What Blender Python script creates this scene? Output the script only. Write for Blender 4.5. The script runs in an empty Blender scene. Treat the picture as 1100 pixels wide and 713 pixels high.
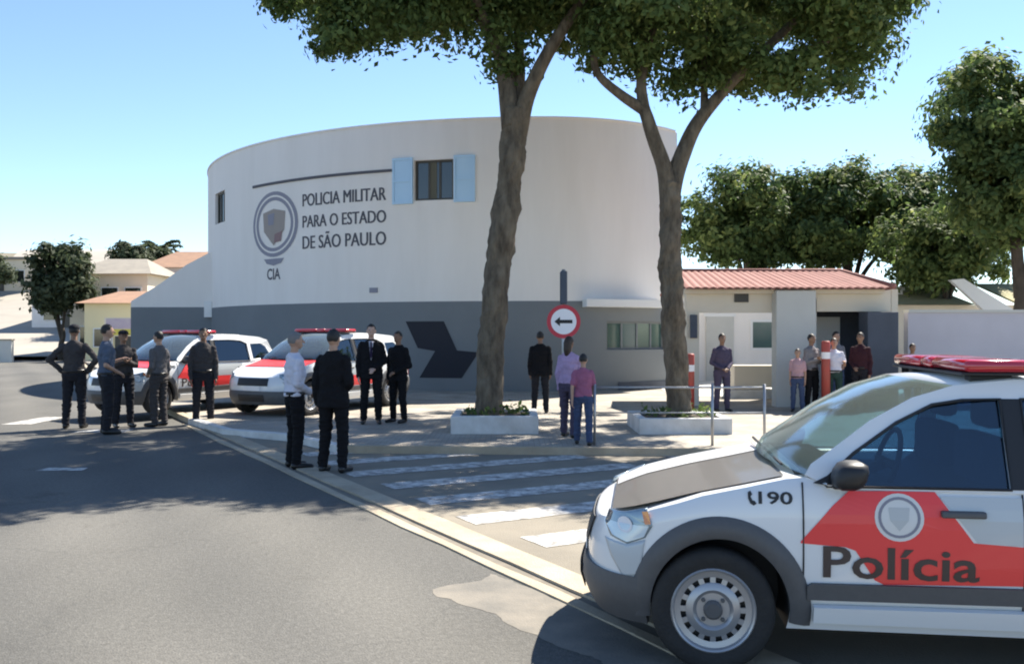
import bpy, bmesh, math, random
import numpy as np
from mathutils import Vector, Matrix, noise
from mathutils.geometry import tessellate_polygon

random.seed(7)
PI = math.pi
R = math.radians
sc = bpy.context.scene
COL = sc.collection

# ------------------------------------------------------------------ camera, sky, sun, exposure
cam_d = bpy.data.cameras.new('camera')
cam = bpy.data.objects.new('camera', cam_d)
COL.objects.link(cam)
cam.location = (0, 0, 1.65)
cam.rotation_euler = (R(90), 0, 0)
cam_d.sensor_width = 36
cam_d.lens = 32.73
cam_d.shift_y = 0.0014
cam_d.clip_end = 4000
sc.camera = cam

SUN_EL, SUN_AZ = R(50), R(40)          # azimuth from +Y towards +X
w = bpy.data.worlds.new('World')
sc.world = w
w.use_nodes = True
nt = w.node_tree
sky = nt.nodes.new('ShaderNodeTexSky')
sky.sky_type = 'NISHITA'
sky.sun_disc = False
sky.sun_elevation = SUN_EL
sky.sun_rotation = SUN_AZ
sky.air_density = 1.0
sky.dust_density = 0.0
sky.ozone_density = 3.0
sky.altitude = 1200
bg = nt.nodes['Background']
bg.inputs[1].default_value = 0.088
nt.links.new(sky.outputs[0], bg.inputs[0])
sun_d = bpy.data.lights.new('sun', 'SUN')
sun_d.energy = 5.0
sun_d.angle = R(0.5)
sun_d.color = (1.0, 0.93, 0.82)
sun = bpy.data.objects.new('sun', sun_d)
COL.objects.link(sun)
sdir = Vector((math.sin(SUN_AZ)*math.cos(SUN_EL), math.cos(SUN_AZ)*math.cos(SUN_EL), math.sin(SUN_EL)))
sun.rotation_euler = sdir.to_track_quat('Z', 'Y').to_euler()
sun.location = sdir*60
sc.view_settings.view_transform = 'Standard'
sc.view_settings.look = 'None'
sc.view_settings.exposure = 1.4
sc.view_settings.gamma = 1
sc.view_settings.use_curve_mapping = False
sc.render.engine = 'CYCLES'
sc.cycles.filter_width = 2.0
sc.cycles.max_bounces = 8

# ------------------------------------------------------------------ materials
def mat(name, col, rough=0.7, col2=None, scale=4.0, bump=0.0, bscale=40.0, metal=0.0, spec=0.5, detail=6.0, coat=0.0, contrast=1.0, trans=0.0, stretch=1.0, bstretch=1.0, bdist=.02):
    m = bpy.data.materials.new(name)
    m.use_nodes = True
    n = m.node_tree.nodes
    l = m.node_tree.links
    p = n['Principled BSDF']
    p.inputs['Base Color'].default_value = (*col, 1)
    p.inputs['Roughness'].default_value = rough
    p.inputs['Metallic'].default_value = metal
    p.inputs['Specular IOR Level'].default_value = spec
    p.inputs['Coat Weight'].default_value = coat
    p.inputs['Coat Roughness'].default_value = 0.05
    p.inputs['Transmission Weight'].default_value = trans
    tc = n.new('ShaderNodeTexCoord')
    if col2 is not None:
        t = n.new('ShaderNodeTexNoise')
        t.inputs['Scale'].default_value = scale
        t.inputs['Detail'].default_value = detail
        t.inputs['Roughness'].default_value = 0.62
        mp = n.new('ShaderNodeMapping'); mp.inputs['Scale'].default_value = (1, 1, stretch)
        l.new(tc.outputs['Object'], mp.inputs['Vector']); l.new(mp.outputs[0], t.inputs['Vector'])
        r = n.new('ShaderNodeValToRGB')
        r.color_ramp.elements[0].position = 0.5-0.22/contrast
        r.color_ramp.elements[1].position = 0.5+0.22/contrast
        r.color_ramp.elements[0].color = (*col, 1)
        r.color_ramp.elements[1].color = (*col2, 1)
        l.new(t.outputs['Fac'], r.inputs['Fac'])
        l.new(r.outputs['Color'], p.inputs['Base Color'])
    if bump > 0:
        t2 = n.new('ShaderNodeTexNoise')
        t2.inputs['Scale'].default_value = bscale
        t2.inputs['Detail'].default_value = 5
        mb = n.new('ShaderNodeMapping'); mb.inputs['Scale'].default_value = (1, 1, bstretch)
        l.new(tc.outputs['Object'], mb.inputs['Vector']); l.new(mb.outputs[0], t2.inputs['Vector'])
        b = n.new('ShaderNodeBump')
        b.inputs['Strength'].default_value = bump
        b.inputs['Distance'].default_value = bdist
        l.new(t2.outputs['Fac'], b.inputs['Height'])
        l.new(b.outputs['Normal'], p.inputs['Normal'])
    return m

def mat_asphalt():
    m = bpy.data.materials.new('asphalt')
    m.use_nodes = True
    n = m.node_tree.nodes; l = m.node_tree.links
    p = n['Principled BSDF']
    p.inputs['Roughness'].default_value = 0.88
    p.inputs['Specular IOR Level'].default_value = 0.3
    tc = n.new('ShaderNodeTexCoord')
    mp = n.new('ShaderNodeMapping')
    mp.inputs['Rotation'].default_value = (0, 0, R(29))
    mp.inputs['Scale'].default_value = (1.0, 0.3, 1)
    l.new(tc.outputs['Object'], mp.inputs['Vector'])
    a = n.new('ShaderNodeTexNoise'); a.inputs['Scale'].default_value = 0.55; a.inputs['Detail'].default_value = 6
    b = n.new('ShaderNodeTexNoise'); b.inputs['Scale'].default_value = 28; b.inputs['Detail'].default_value = 4
    c = n.new('ShaderNodeTexVoronoi'); c.inputs['Scale'].default_value = 95
    l.new(mp.outputs[0], a.inputs['Vector'])
    l.new(tc.outputs['Object'], b.inputs['Vector']); l.new(tc.outputs['Object'], c.inputs['Vector'])
    r = n.new('ShaderNodeValToRGB')
    r.color_ramp.elements[0].position = 0.33; r.color_ramp.elements[1].position = 0.68
    r.color_ramp.elements[0].color = (0.088, 0.086, 0.079, 1)
    r.color_ramp.elements[1].color = (0.124, 0.120, 0.109, 1)
    l.new(a.outputs['Fac'], r.inputs['Fac'])
    mx = n.new('ShaderNodeMix'); mx.data_type = 'RGBA'; mx.blend_type = 'OVERLAY'
    mx.inputs[0].default_value = 0.35
    l.new(r.outputs[0], mx.inputs[6]); l.new(b.outputs['Fac'], mx.inputs[7])
    mx2 = n.new('ShaderNodeMix'); mx2.data_type = 'RGBA'; mx2.blend_type = 'OVERLAY'
    mx2.inputs[0].default_value = 0.22
    l.new(mx.outputs[2], mx2.inputs[6]); l.new(c.outputs['Distance'], mx2.inputs[7])
    # thin tar cracks
    v = n.new('ShaderNodeTexVoronoi'); v.feature = 'DISTANCE_TO_EDGE'; v.inputs['Scale'].default_value = 0.32
    nz = n.new('ShaderNodeTexNoise'); nz.inputs['Scale'].default_value = 1.3; nz.inputs['Detail'].default_value = 5
    l.new(tc.outputs['Object'], nz.inputs['Vector'])
    ad = n.new('ShaderNodeMix'); ad.data_type = 'RGBA'; ad.blend_type = 'ADD'; ad.inputs[0].default_value = 0.9
    l.new(tc.outputs['Object'], ad.inputs[6]); l.new(nz.outputs['Color'], ad.inputs[7])
    l.new(ad.outputs[2], v.inputs['Vector'])
    lt = n.new('ShaderNodeMath'); lt.operation = 'LESS_THAN'; lt.inputs[1].default_value = 0.0035
    l.new(v.outputs['Distance'], lt.inputs[0])
    ms = n.new('ShaderNodeMath'); ms.operation = 'MULTIPLY'; ms.inputs[1].default_value = 0.16
    l.new(lt.outputs[0], ms.inputs[0])
    mx3 = n.new('ShaderNodeMix'); mx3.data_type = 'RGBA'
    l.new(ms.outputs[0], mx3.inputs[0]); l.new(mx2.outputs[2], mx3.inputs[6])
    mx3.inputs[7].default_value = (0.05, 0.05, 0.048, 1)
    # oil stains and polished wheel tracks
    st_ = n.new('ShaderNodeTexNoise'); st_.inputs['Scale'].default_value = 0.9; st_.inputs['Detail'].default_value = 8; st_.inputs['Roughness'].default_value = .7
    l.new(tc.outputs['Object'], st_.inputs['Vector'])
    sr = n.new('ShaderNodeValToRGB'); sr.color_ramp.elements[0].position = .60; sr.color_ramp.elements[1].position = .74
    sr.color_ramp.elements[0].color = (1, 1, 1, 1); sr.color_ramp.elements[1].color = (.62, .60, .58, 1)
    l.new(st_.outputs['Fac'], sr.inputs['Fac'])
    wv = n.new('ShaderNodeTexWave'); wv.inputs['Scale'].default_value = .22; wv.inputs['Distortion'].default_value = 1.2; wv.inputs['Detail'].default_value = 3; wv.inputs['Detail Scale'].default_value = .6
    mp2 = n.new('ShaderNodeMapping'); mp2.inputs['Rotation'].default_value = (0, 0, R(-29.5))
    l.new(tc.outputs['Object'], mp2.inputs['Vector']); l.new(mp2.outputs[0], wv.inputs['Vector'])
    wr = n.new('ShaderNodeValToRGB'); wr.color_ramp.elements[0].color = (.92, .92, .92, 1); wr.color_ramp.elements[1].color = (1.10, 1.09, 1.07, 1)
    l.new(wv.outputs['Fac'], wr.inputs['Fac'])
    m4 = n.new('ShaderNodeMix'); m4.data_type = 'RGBA'; m4.blend_type = 'MULTIPLY'; m4.inputs[0].default_value = 1
    l.new(mx3.outputs[2], m4.inputs[6]); l.new(sr.outputs[0], m4.inputs[7])
    m5 = n.new('ShaderNodeMix'); m5.data_type = 'RGBA'; m5.blend_type = 'MULTIPLY'; m5.inputs[0].default_value = 1
    l.new(m4.outputs[2], m5.inputs[6]); l.new(wr.outputs[0], m5.inputs[7])
    l.new(m5.outputs[2], p.inputs['Base Color'])
    bu = n.new('ShaderNodeBump'); bu.inputs['Strength'].default_value = 0.5; bu.inputs['Distance'].default_value = 0.006
    l.new(c.outputs['Distance'], bu.inputs['Height']); l.new(bu.outputs[0], p.inputs['Normal'])
    return m

def mat_pavers():
    m = bpy.data.materials.new('mosaic_paving')
    m.use_nodes = True
    n = m.node_tree.nodes; l = m.node_tree.links
    p = n['Principled BSDF']; p.inputs['Roughness'].default_value = 0.85
    tc = n.new('ShaderNodeTexCoord')
    br = n.new('ShaderNodeTexBrick')
    br.inputs['Scale'].default_value = 3.2
    br.inputs['Color1'].default_value = (0.36, 0.325, 0.27, 1)
    br.inputs['Color2'].default_value = (0.30, 0.27, 0.225, 1)
    br.inputs['Mortar'].default_value = (0.12, 0.11, 0.10, 1)
    br.inputs['Mortar Size'].default_value = 0.012
    l.new(tc.outputs['Object'], br.inputs['Vector'])
    a = n.new('ShaderNodeTexNoise'); a.inputs['Scale'].default_value = 1.3; a.inputs['Detail'].default_value = 7
    l.new(tc.outputs['Object'], a.inputs['Vector'])
    mx = n.new('ShaderNodeMix'); mx.data_type = 'RGBA'; mx.blend_type = 'OVERLAY'; mx.inputs[0].default_value = 0.6
    l.new(br.outputs['Color'], mx.inputs[6]); l.new(a.outputs['Fac'], mx.inputs[7])
    l.new(mx.outputs[2], p.inputs['Base Color'])
    return m

def mat_worn_paint():
    m = bpy.data.materials.new('worn_white_paint')
    m.use_nodes = True
    n = m.node_tree.nodes; l = m.node_tree.links
    p = n['Principled BSDF']; p.inputs['Roughness'].default_value = 0.8
    tc = n.new('ShaderNodeTexCoord')
    a = n.new('ShaderNodeTexNoise'); a.inputs['Scale'].default_value = 7; a.inputs['Detail'].default_value = 9; a.inputs['Roughness'].default_value = 0.7
    l.new(tc.outputs['Object'], a.inputs['Vector'])
    r = n.new('ShaderNodeValToRGB')
    r.color_ramp.elements[0].position = 0.40; r.color_ramp.elements[1].position = 0.60
    r.color_ramp.elements[0].color = (0.2, 0.19, 0.175, 1)
    r.color_ramp.elements[1].color = (0.62, 0.60, 0.56, 1)
    l.new(a.outputs['Fac'], r.inputs['Fac']); l.new(r.outputs[0], p.inputs['Base Color'])
    return m

def mat_leaf(name, c1, c2, c3):
    m = bpy.data.materials.new(name)
    m.use_nodes = True
    n = m.node_tree.nodes; l = m.node_tree.links
    for x in list(n):
        if x.type == 'BSDF_PRINCIPLED': n.remove(x)
    out = [x for x in n if x.type == 'OUTPUT_MATERIAL'][0]
    at = n.new('ShaderNodeAttribute'); at.attribute_name = 'tint'
    r = n.new('ShaderNodeValToRGB')
    r.color_ramp.elements[0].color = (*c1, 1); r.color_ramp.elements[1].color = (*c3, 1)
    e = r.color_ramp.elements.new(0.55); e.color = (*c2, 1)
    l.new(at.outputs['Fac'], r.inputs['Fac'])
    d = n.new('ShaderNodeBsdfPrincipled'); d.inputs['Roughness'].default_value = 0.68
    d.inputs['Specular IOR Level'].default_value = 0.35
    t = n.new('ShaderNodeBsdfTranslucent')
    l.new(r.outputs[0], d.inputs['Base Color']); l.new(r.outputs[0], t.inputs['Color'])
    mx = n.new('ShaderNodeMixShader'); mx.inputs[0].default_value = 0.45
    l.new(d.outputs[0], mx.inputs[1]); l.new(t.outputs[0], mx.inputs[2]); l.new(mx.outputs[0], out.inputs['Surface'])
    return m

def mat_glass(name, col, alpha, rough=0.03, dust_glare=0.0):
    """tinted pane: mostly mirror-like dark glass one can partly see through"""
    m = bpy.data.materials.new(name)
    m.use_nodes = True
    n = m.node_tree.nodes; l = m.node_tree.links
    for x in list(n):
        if x.type == 'BSDF_PRINCIPLED': n.remove(x)
    out = [x for x in n if x.type == 'OUTPUT_MATERIAL'][0]
    tr = n.new('ShaderNodeBsdfTransparent'); tr.inputs[0].default_value = (*col, 1)
    gl = n.new('ShaderNodeBsdfGlossy'); gl.inputs['Roughness'].default_value = rough
    gl.inputs['Color'].default_value = (0.85, 0.95, 1.0, 1)
    fr = n.new('ShaderNodeFresnel'); fr.inputs['IOR'].default_value = 1.5
    ad = n.new('ShaderNodeMath'); ad.operation = 'ADD'; ad.inputs[1].default_value = alpha; ad.use_clamp = True
    l.new(fr.outputs[0], ad.inputs[0])
    mx = n.new('ShaderNodeMixShader')
    l.new(ad.outputs[0], mx.inputs[0]); l.new(tr.outputs[0], mx.inputs[1]); l.new(gl.outputs[0], mx.inputs[2])
    if dust_glare > 0:  # dusty film whose pale green also paints sky glare into the pane
        df = n.new('ShaderNodeBsdfDiffuse'); df.inputs[0].default_value = (0.62, 0.72, 0.66, 1)
        tl = n.new('ShaderNodeBsdfTranslucent'); tl.inputs[0].default_value = (0.62, 0.72, 0.66, 1)
        a1 = n.new('ShaderNodeAddShader'); l.new(df.outputs[0], a1.inputs[0]); l.new(tl.outputs[0], a1.inputs[1])
        m2 = n.new('ShaderNodeMixShader'); m2.inputs[0].default_value = dust_glare
        l.new(mx.outputs[0], m2.inputs[1]); l.new(a1.outputs[0], m2.inputs[2]); mx = m2
    l.new(mx.outputs[0], out.inputs['Surface'])
    return m

M = {}
M['asphalt'] = mat_asphalt()
M['ground'] = mat('dusty_ground', (0.22, 0.19, 0.14), 0.95, (0.13, 0.125, 0.085), 0.3)
M['pavers'] = mat_pavers()
M['concrete'] = mat('kerb_concrete', (0.30, 0.25, 0.18), 0.9, (0.47, 0.40, 0.295), 2.2, 0.4, 60, detail=10)
M['concrete_dirty'] = mat('groove_concrete', (0.14, 0.125, 0.10), 0.95, (0.22, 0.19, 0.15), 5.0)
M['kerb_white'] = mat('limewashed_kerb', (0.72, 0.72, 0.70), 0.85, (0.5, 0.49, 0.46), 3.5, 0.25, 50)
M['paint'] = mat_worn_paint()
M['wall_white'] = mat('white_stucco', (0.84, 0.80, 0.755), 0.9, (0.76, 0.72, 0.67), 1.1, 0.25, 55, stretch=0.16, detail=9)
M['wall_grey'] = mat('grey_painted_stucco', (0.19, 0.208, 0.22), 0.85, (0.165, 0.181, 0.193), 0.6, 0.25, 55)
M['navy'] = mat('dark_sign_paint', (0.012, 0.014, 0.024), 0.75)
M['sign_grey'] = mat('dark_grey_lettering', (0.085, 0.085, 0.10), 0.7)
M['crest_grey'] = mat('crest_grey_paint', (0.26, 0.26, 0.31), 0.8)
M['crest_brown'] = mat('crest_brown_paint', (0.33, 0.29, 0.26), 0.8)
M['crest_red'] = mat('crest_red_paint', (0.27, 0.18, 0.18), 0.8)
M['pale_blue'] = mat('pale_blue_paint', (0.42, 0.63, 0.82), 0.45, (0.47, 0.67, 0.85), 2.0)
M['dark_room'] = mat('dark_interior', (0.02, 0.02, 0.018), 0.9)
M['pane_dark'] = mat('dark_window_glass', (0.02, 0.025, 0.022), 0.06, spec=0.8)
M['pane_green'] = mat('greenish_window_glass', (0.05, 0.10, 0.09), 0.08, spec=0.9)
M['frame_dark'] = mat('dark_bronze_frame', (0.05, 0.045, 0.035), 0.5)
M['cream'] = mat('cream_wall_paint', (0.74, 0.66, 0.53), 0.9, (0.66, 0.59, 0.47), 0.9, 0.2, 60)
M['pillar_grey'] = mat('pale_grey_pillar', (0.58, 0.575, 0.53), 0.9, (0.52, 0.515, 0.475), 1.2, 0.25, 60)
M['slate'] = mat('slate_blue_paint', (0.085, 0.10, 0.13), 0.8, (0.06, 0.07, 0.09), 2.0)
M['lavender'] = mat('lavender_grey_wall', (0.53, 0.515, 0.56), 0.9, (0.45, 0.435, 0.475), 0.9, 0.2, 50)
M['white_paint'] = mat('white_gloss_paint', (0.75, 0.75, 0.73), 0.5)
M['tile_pink'] = mat('salmon_roof_tile', (0.31, 0.135, 0.115), 0.85, (0.24, 0.105, 0.088), 3.0)
M['tile_orange'] = mat('orange_roof_tile', (0.34, 0.20, 0.125), 0.85, (0.25, 0.15, 0.10), 2.0)
M['tile_green'] = mat('mossy_roof_tile', (0.24, 0.235, 0.11), 0.9, (0.30, 0.27, 0.16), 2.0)
M['bark'] = mat('mottled_bark', (0.06, 0.045, 0.03), 0.95, (0.20, 0.16, 0.11), 7.0, 1.0, 18, contrast=1.3, stretch=.35, bstretch=.3, bdist=.05, detail=10)
M['bark_dark'] = mat('dark_bark', (0.05, 0.04, 0.03), 0.95, (0.10, 0.08, 0.06), 4.0, 0.8, 15)
M['soil'] = mat('dark_soil', (0.05, 0.04, 0.03), 1.0, (0.08, 0.065, 0.045), 9.0)
M['leaf'] = mat_leaf('glossy_dark_leaf', (0.05, 0.09, 0.026), (0.13, 0.185, 0.052), (0.28, 0.30, 0.09))
M['leaf_light'] = mat_leaf('mid_green_leaf', (0.045, 0.085, 0.028), (0.125, 0.18, 0.055), (0.29, 0.32, 0.095))
M['leaf_far'] = mat_leaf('dusty_green_leaf', (0.035, 0.055, 0.025), (0.07, 0.09, 0.045), (0.12, 0.14, 0.07))
M['steel'] = mat('galvanised_steel', (0.42, 0.43, 0.44), 0.4, (0.34, 0.35, 0.36), 6.0, metal=0.7)
M['sign_white'] = mat('sign_white', (0.82, 0.80, 0.80), 0.5)
M['sign_red'] = mat('sign_red', (0.50, 0.03, 0.05), 0.5)
M['sign_black'] = mat('sign_black', (0.012, 0.012, 0.012), 0.6)
M['red_post'] = mat('weathered_red_paint', (0.42, 0.055, 0.04), 0.55, (0.32, 0.07, 0.05), 5.0)
# car
M['car_white'] = mat('car_white_paint', (0.78, 0.79, 0.79), 0.28, coat=0.6)
M['car_grey'] = mat('car_silver_grey_paint', (0.50, 0.54, 0.56), 0.3, coat=0.5)
M['car_red'] = mat('car_red_vinyl', (0.86, 0.05, 0.05), 0.4, coat=0.2)
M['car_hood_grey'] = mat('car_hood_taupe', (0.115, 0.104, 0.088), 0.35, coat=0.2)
M['plastic'] = mat('grey_plastic_cladding', (0.085, 0.085, 0.088), 0.55, (0.10, 0.10, 0.102), 30.0)
M['plastic_dark'] = mat('black_plastic', (0.018, 0.018, 0.02), 0.5)
M['letter_dark'] = mat('dark_brown_lettering', (0.065, 0.045, 0.04), 0.5)
M['rubber'] = mat('tyre_rubber', (0.017, 0.017, 0.018), 0.8, (0.028, 0.027, 0.026), 12.0, 0.3, 60)
M['rim'] = mat('silver_steel_rim', (0.42, 0.42, 0.43), 0.35, metal=0.55)
M['glass_side'] = mat_glass('tinted_side_glass', (0.34, 0.50, 0.62), 0.05)
M['glass_front'] = mat_glass('greenish_windshield_glass', (0.62, 0.80, 0.74), 0.14, 0.10, 0.09)
M['lamp_glass'] = mat('pale_headlight_lens', (0.52, 0.63, 0.70), 0.12, spec=0.9, coat=1.0)
M['lamp_inner'] = mat('headlight_reflector', (0.22, 0.29, 0.34), 0.2, metal=0.4, coat=1.0)
M['red_lens'] = mat('red_beacon_lens', (0.50, 0.010, 0.025), 0.15, spec=0.7, coat=1.0)
M['amber'] = mat('amber_lens', (0.7, 0.22, 0.03), 0.2, coat=1.0)
M['seat_dark'] = mat('dark_blue_seat', (0.03, 0.045, 0.08), 0.9)
M['crest_white'] = mat('door_crest_white', (0.70, 0.70, 0.68), 0.45)
# people
SKIN = [mat('tan_skin', (0.42, 0.25, 0.17), 0.6), mat('brown_skin', (0.24, 0.135, 0.085), 0.6), mat('light_skin', (0.52, 0.33, 0.25), 0.6)]
def cloth(name, c, k=0.75):
    return mat(name, c, 0.9, tuple(x*k for x in c), 9.0, 0.5, 25, spec=0.2)
M['hair_black'] = mat('black_hair', (0.012, 0.010, 0.009), 0.6)
M['hair_brown'] = mat('dark_brown_hair', (0.035, 0.02, 0.012), 0.6)
M['hair_grey'] = mat('grey_hair', (0.16, 0.155, 0.15), 0.7)
M['eye'] = mat('eye_dark', (0.02, 0.015, 0.012), 0.3)
M['shoe'] = mat('black_leather', (0.012, 0.011, 0.010), 0.35)
CL = dict(
    uniform=cloth('grey_brown_uniform', (0.062, 0.056, 0.056)), uniform_blue=cloth('blue_grey_uniform', (0.10, 0.125, 0.175)),
    uniform_grey=cloth('mid_grey_uniform', (0.13, 0.125, 0.13)), trouser_dark=cloth('charcoal_trousers', (0.022, 0.022, 0.027)),
    black=cloth('black_suit_cloth', (0.010, 0.010, 0.012)), white=cloth('white_cotton', (0.62, 0.62, 0.70), 0.92),
    navy=cloth('navy_cloth', (0.018, 0.022, 0.05)), lilac=cloth('lilac_knit', (0.46, 0.33, 0.50)),
    magenta=cloth('raspberry_cotton', (0.36, 0.13, 0.21)), jeans=cloth('blue_denim', (0.06, 0.085, 0.16)),
    maroon=cloth('maroon_cloth', (0.045, 0.016, 0.022)), pink=cloth('pale_pink_cotton', (0.52, 0.32, 0.34)),
    grey=cloth('heather_grey', (0.22, 0.21, 0.22)), purple=cloth('dusky_purple', (0.085, 0.07, 0.11)),
    green=cloth('bottle_green', (0.03, 0.06, 0.05)), tie=cloth('dark_tie', (0.03, 0.02, 0.05)))

# ------------------------------------------------------------------ mesh helpers
def link(o, parent=None):
    COL.objects.link(o)
    if parent is not None: o.parent = parent
    return o

def obj(name, bm, m, parent=None, smooth=False, loc=None, rotz=0):
    me = bpy.data.meshes.new(name)
    bmesh.ops.recalc_face_normals(bm, faces=bm.faces)
    bm.to_mesh(me); bm.free()
    for mm in (m if isinstance(m, (list, tuple)) else [m]): me.materials.append(mm)
    if smooth: me.polygons.foreach_set('use_smooth', [True]*len(me.polygons))
    o = bpy.data.objects.new(name, me)
    link(o, parent)
    if loc is not None: o.location = loc
    o.rotation_euler.z = rotz
    return o

def tag(o, label=None, cat=None, group=None, kind=None):
    if label: o['label'] = label
    if cat: o['category'] = cat
    if group: o['group'] = group
    if kind: o['kind'] = kind
    return o

def thing(name, label, cat, loc=(0, 0, 0), rotz=0, group=None):
    o = bpy.data.objects.new(name, None)
    o.empty_display_size = 0.2
    COL.objects.link(o)
    o.location = loc; o.rotation_euler = (0, 0, rotz)
    return tag(o, label, cat, group)

def struct(name, bm, m, smooth=False):
    return tag(obj(name, bm, m, None, smooth), kind='structure')

def box(bm, x0, x1, y0, y1, z0, z1, bev=0.0):
    vs = [bm.verts.new((x, y, z)) for x in (x0, x1) for y in (y0, y1) for z in (z0, z1)]
    F = [(0, 1, 3, 2), (4, 6, 7, 5), (0, 4, 5, 1), (2, 3, 7, 6), (0, 2, 6, 4), (1, 5, 7, 3)]
    fs = [bm.faces.new([vs[i] for i in f]) for f in F]
    if bev > 0:
        es = list({e for f in fs for e in f.edges})
        bmesh.ops.bevel(bm, geom=es, offset=bev, segments=2, affect='EDGES', profile=0.5)
    return bm

def nb(*a, **k): return box(bmesh.new(), *a, **k)

def prism(bm, poly, z0, z1):
    b = [bm.verts.new((x, y, z0)) for x, y in poly]
    t = [bm.verts.new((x, y, z1)) for x, y in poly]
    bm.faces.new(b[::-1]); bm.faces.new(t)
    n = len(poly)
    for i in range(n): bm.faces.new((b[i], b[(i+1) % n], t[(i+1) % n], t[i]))
    return bm

def sheet(poly, z):
    bm = bmesh.new()
    bm.faces.new([bm.verts.new((x, y, z)) for x, y in poly])
    return bm

def tube(bm, pts, rad, n=8, cap=True):
    pts = [Vector(p) for p in pts]
    if not isinstance(rad, (list, tuple)): rad = [rad]*len(pts)
    rings = []
    ref = None
    for i, p in enumerate(pts):
        d = (pts[min(i+1, len(pts)-1)]-pts[max(i-1, 0)]).normalized()
        if ref is None or abs(ref.dot(d)) > 0.98:
            ref = Vector((1, 0, 0)) if abs(d.x) < 0.8 else Vector((0, 1, 0))
        u = (ref-d*ref.dot(d)).normalized(); v = d.cross(u); ref = u
        rings.append([bm.verts.new(p+(u*math.cos(2*PI*k/n)+v*math.sin(2*PI*k/n))*rad[i]) for k in range(n)])
    for a, b in zip(rings, rings[1:]):
        for k in range(n): bm.faces.new((a[k], a[(k+1) % n], b[(k+1) % n], b[k]))
    if cap:
        bm.faces.new(rings[0][::-1]); bm.faces.new(rings[-1])
    return bm

def lathe(bm, prof, n=32, axis='y', c=(0, 0, 0), closed=False):
    """prof: (radius, along-axis) pairs"""
    rings = []
    for r, h in prof:
        ring = []
        for k in range(n):
            a = 2*PI*k/n
            if axis == 'y': p = (c[0]+r*math.cos(a), c[1]+h, c[2]+r*math.sin(a))
            else: p = (c[0]+r*math.cos(a), c[1]+r*math.sin(a), c[2]+h)
            ring.append(bm.verts.new(p))
        rings.append(ring)
    prs = list(zip(rings, rings[1:]))
    if closed: prs.append((rings[-1], rings[0]))
    for a, b in prs:
        for k in range(n): bm.faces.new((a[k], a[(k+1) % n], b[(k+1) % n], b[k]))
    if not closed:
        bm.faces.new(rings[0]); bm.faces.new(rings[-1])
    return bm

def sphere(bm, c, r, sub=2, seg=None):
    r = (r, r, r) if not isinstance(r, (list, tuple)) else r
    mtx = Matrix.Translation(c) @ Matrix.Diagonal((*r, 1))
    bmesh.ops.create_icosphere(bm, subdivisions=sub, radius=1, matrix=mtx)
    return bm

def text_polys(s, size=1.0, bold=0.0):
    cu = bpy.data.curves.new('t', 'FONT'); cu.body = s; cu.size = size; cu.offset = bold; cu.resolution_u = 3
    o = bpy.data.objects.new('t', cu); COL.objects.link(o)
    dg = bpy.context.evaluated_depsgraph_get()
    me = bpy.data.meshes.new_from_object(o.evaluated_get(dg))
    vs = [v.co.copy() for v in me.vertices]; fs = [tuple(p.vertices) for p in me.polygons]
    bpy.data.objects.remove(o); bpy.data.curves.remove(cu); bpy.data.meshes.remove(me)
    return vs, fs

def text_bm(s, x0, x1, z0, z1, fn, bold=0.0, split=True):
    """lettering fitted to a box, mapped by fn(u, v) onto a surface"""
    vs, fs = text_polys(s, 1.0, bold)
    ax, bx = min(v.x for v in vs), max(v.x for v in vs)
    ay, by = min(v.y for v in vs), max(v.y for v in vs)
    bm = bmesh.new()
    bv = [bm.verts.new(((v.x-ax)/(bx-ax), (v.y-ay)/(by-ay), 0)) for v in vs]
    for f in fs:
        try: bm.faces.new([bv[i] for i in f])
        except ValueError: pass
    for v in bm.verts: v.co = fn(x0+(x1-x0)*v.co.x, z0+(z1-z0)*v.co.y)
    return bm

def poly_bm(poly, fn, holes=(), cuts=0):
    """a flat polygon (with holes) laid onto a surface by fn(u, v)"""
    loops = [[Vector((a, b, 0)) for a, b in poly]]+[[Vector((a, b, 0)) for a, b in h] for h in holes]
    flat = [v for l in loops for v in l]
    tris = tessellate_polygon(loops)
    bm = bmesh.new()
    bv = [bm.verts.new(v) for v in flat]
    for t in tris:
        try: bm.faces.new([bv[i] for i in t])
        except ValueError: pass
    for _ in range(cuts):
        bmesh.ops.subdivide_edges(bm, edges=bm.edges[:], cuts=1, use_grid_fill=True)
        bmesh.ops.triangulate(bm, faces=bm.faces[:])
    for v in bm.verts: v.co = fn(v.co.x, v.co.y)
    return bm

def circ(cx, cz, r, n=28, rz=None):
    rz = rz or r
    return [(cx+r*math.cos(2*PI*k/n), cz+rz*math.sin(2*PI*k/n)) for k in range(n)]

def solid(bm, t):
    """give a surface thickness t behind it"""
    bmesh.ops.recalc_face_normals(bm, faces=bm.faces)
    bm.normal_update()
    fs = bm.faces[:]
    tw = {v: bm.verts.new(v.co-v.normal*t) for v in bm.verts[:]}
    rim = [e for e in bm.edges if len(e.link_faces) == 1]
    for f in fs: bm.faces.new([tw[v] for v in reversed(f.verts)])
    for e in rim:
        a, b = e.verts
        bm.faces.new((a, b, tw[b], tw[a]))
    return bm

def copy_tree(o, parent=None):
    c = o.copy(); COL.objects.link(c); c.parent = parent
    for ch in list(o.children): copy_tree(ch, c)
    return c

def eval_mesh(bm, mods, name):
    me = bpy.data.meshes.new(name); bm.to_mesh(me); bm.free()
    o = bpy.data.objects.new('tmp', me); COL.objects.link(o)
    for kind, kw in mods:
        md = o.modifiers.new('m', kind)
        for k, v in kw.items(): setattr(md, k, v)
    dg = bpy.context.evaluated_depsgraph_get()
    out = bpy.data.meshes.new_from_object(o.evaluated_get(dg))
    bpy.data.objects.remove(o); bpy.data.meshes.remove(me)
    out.name = name
    return out

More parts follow.
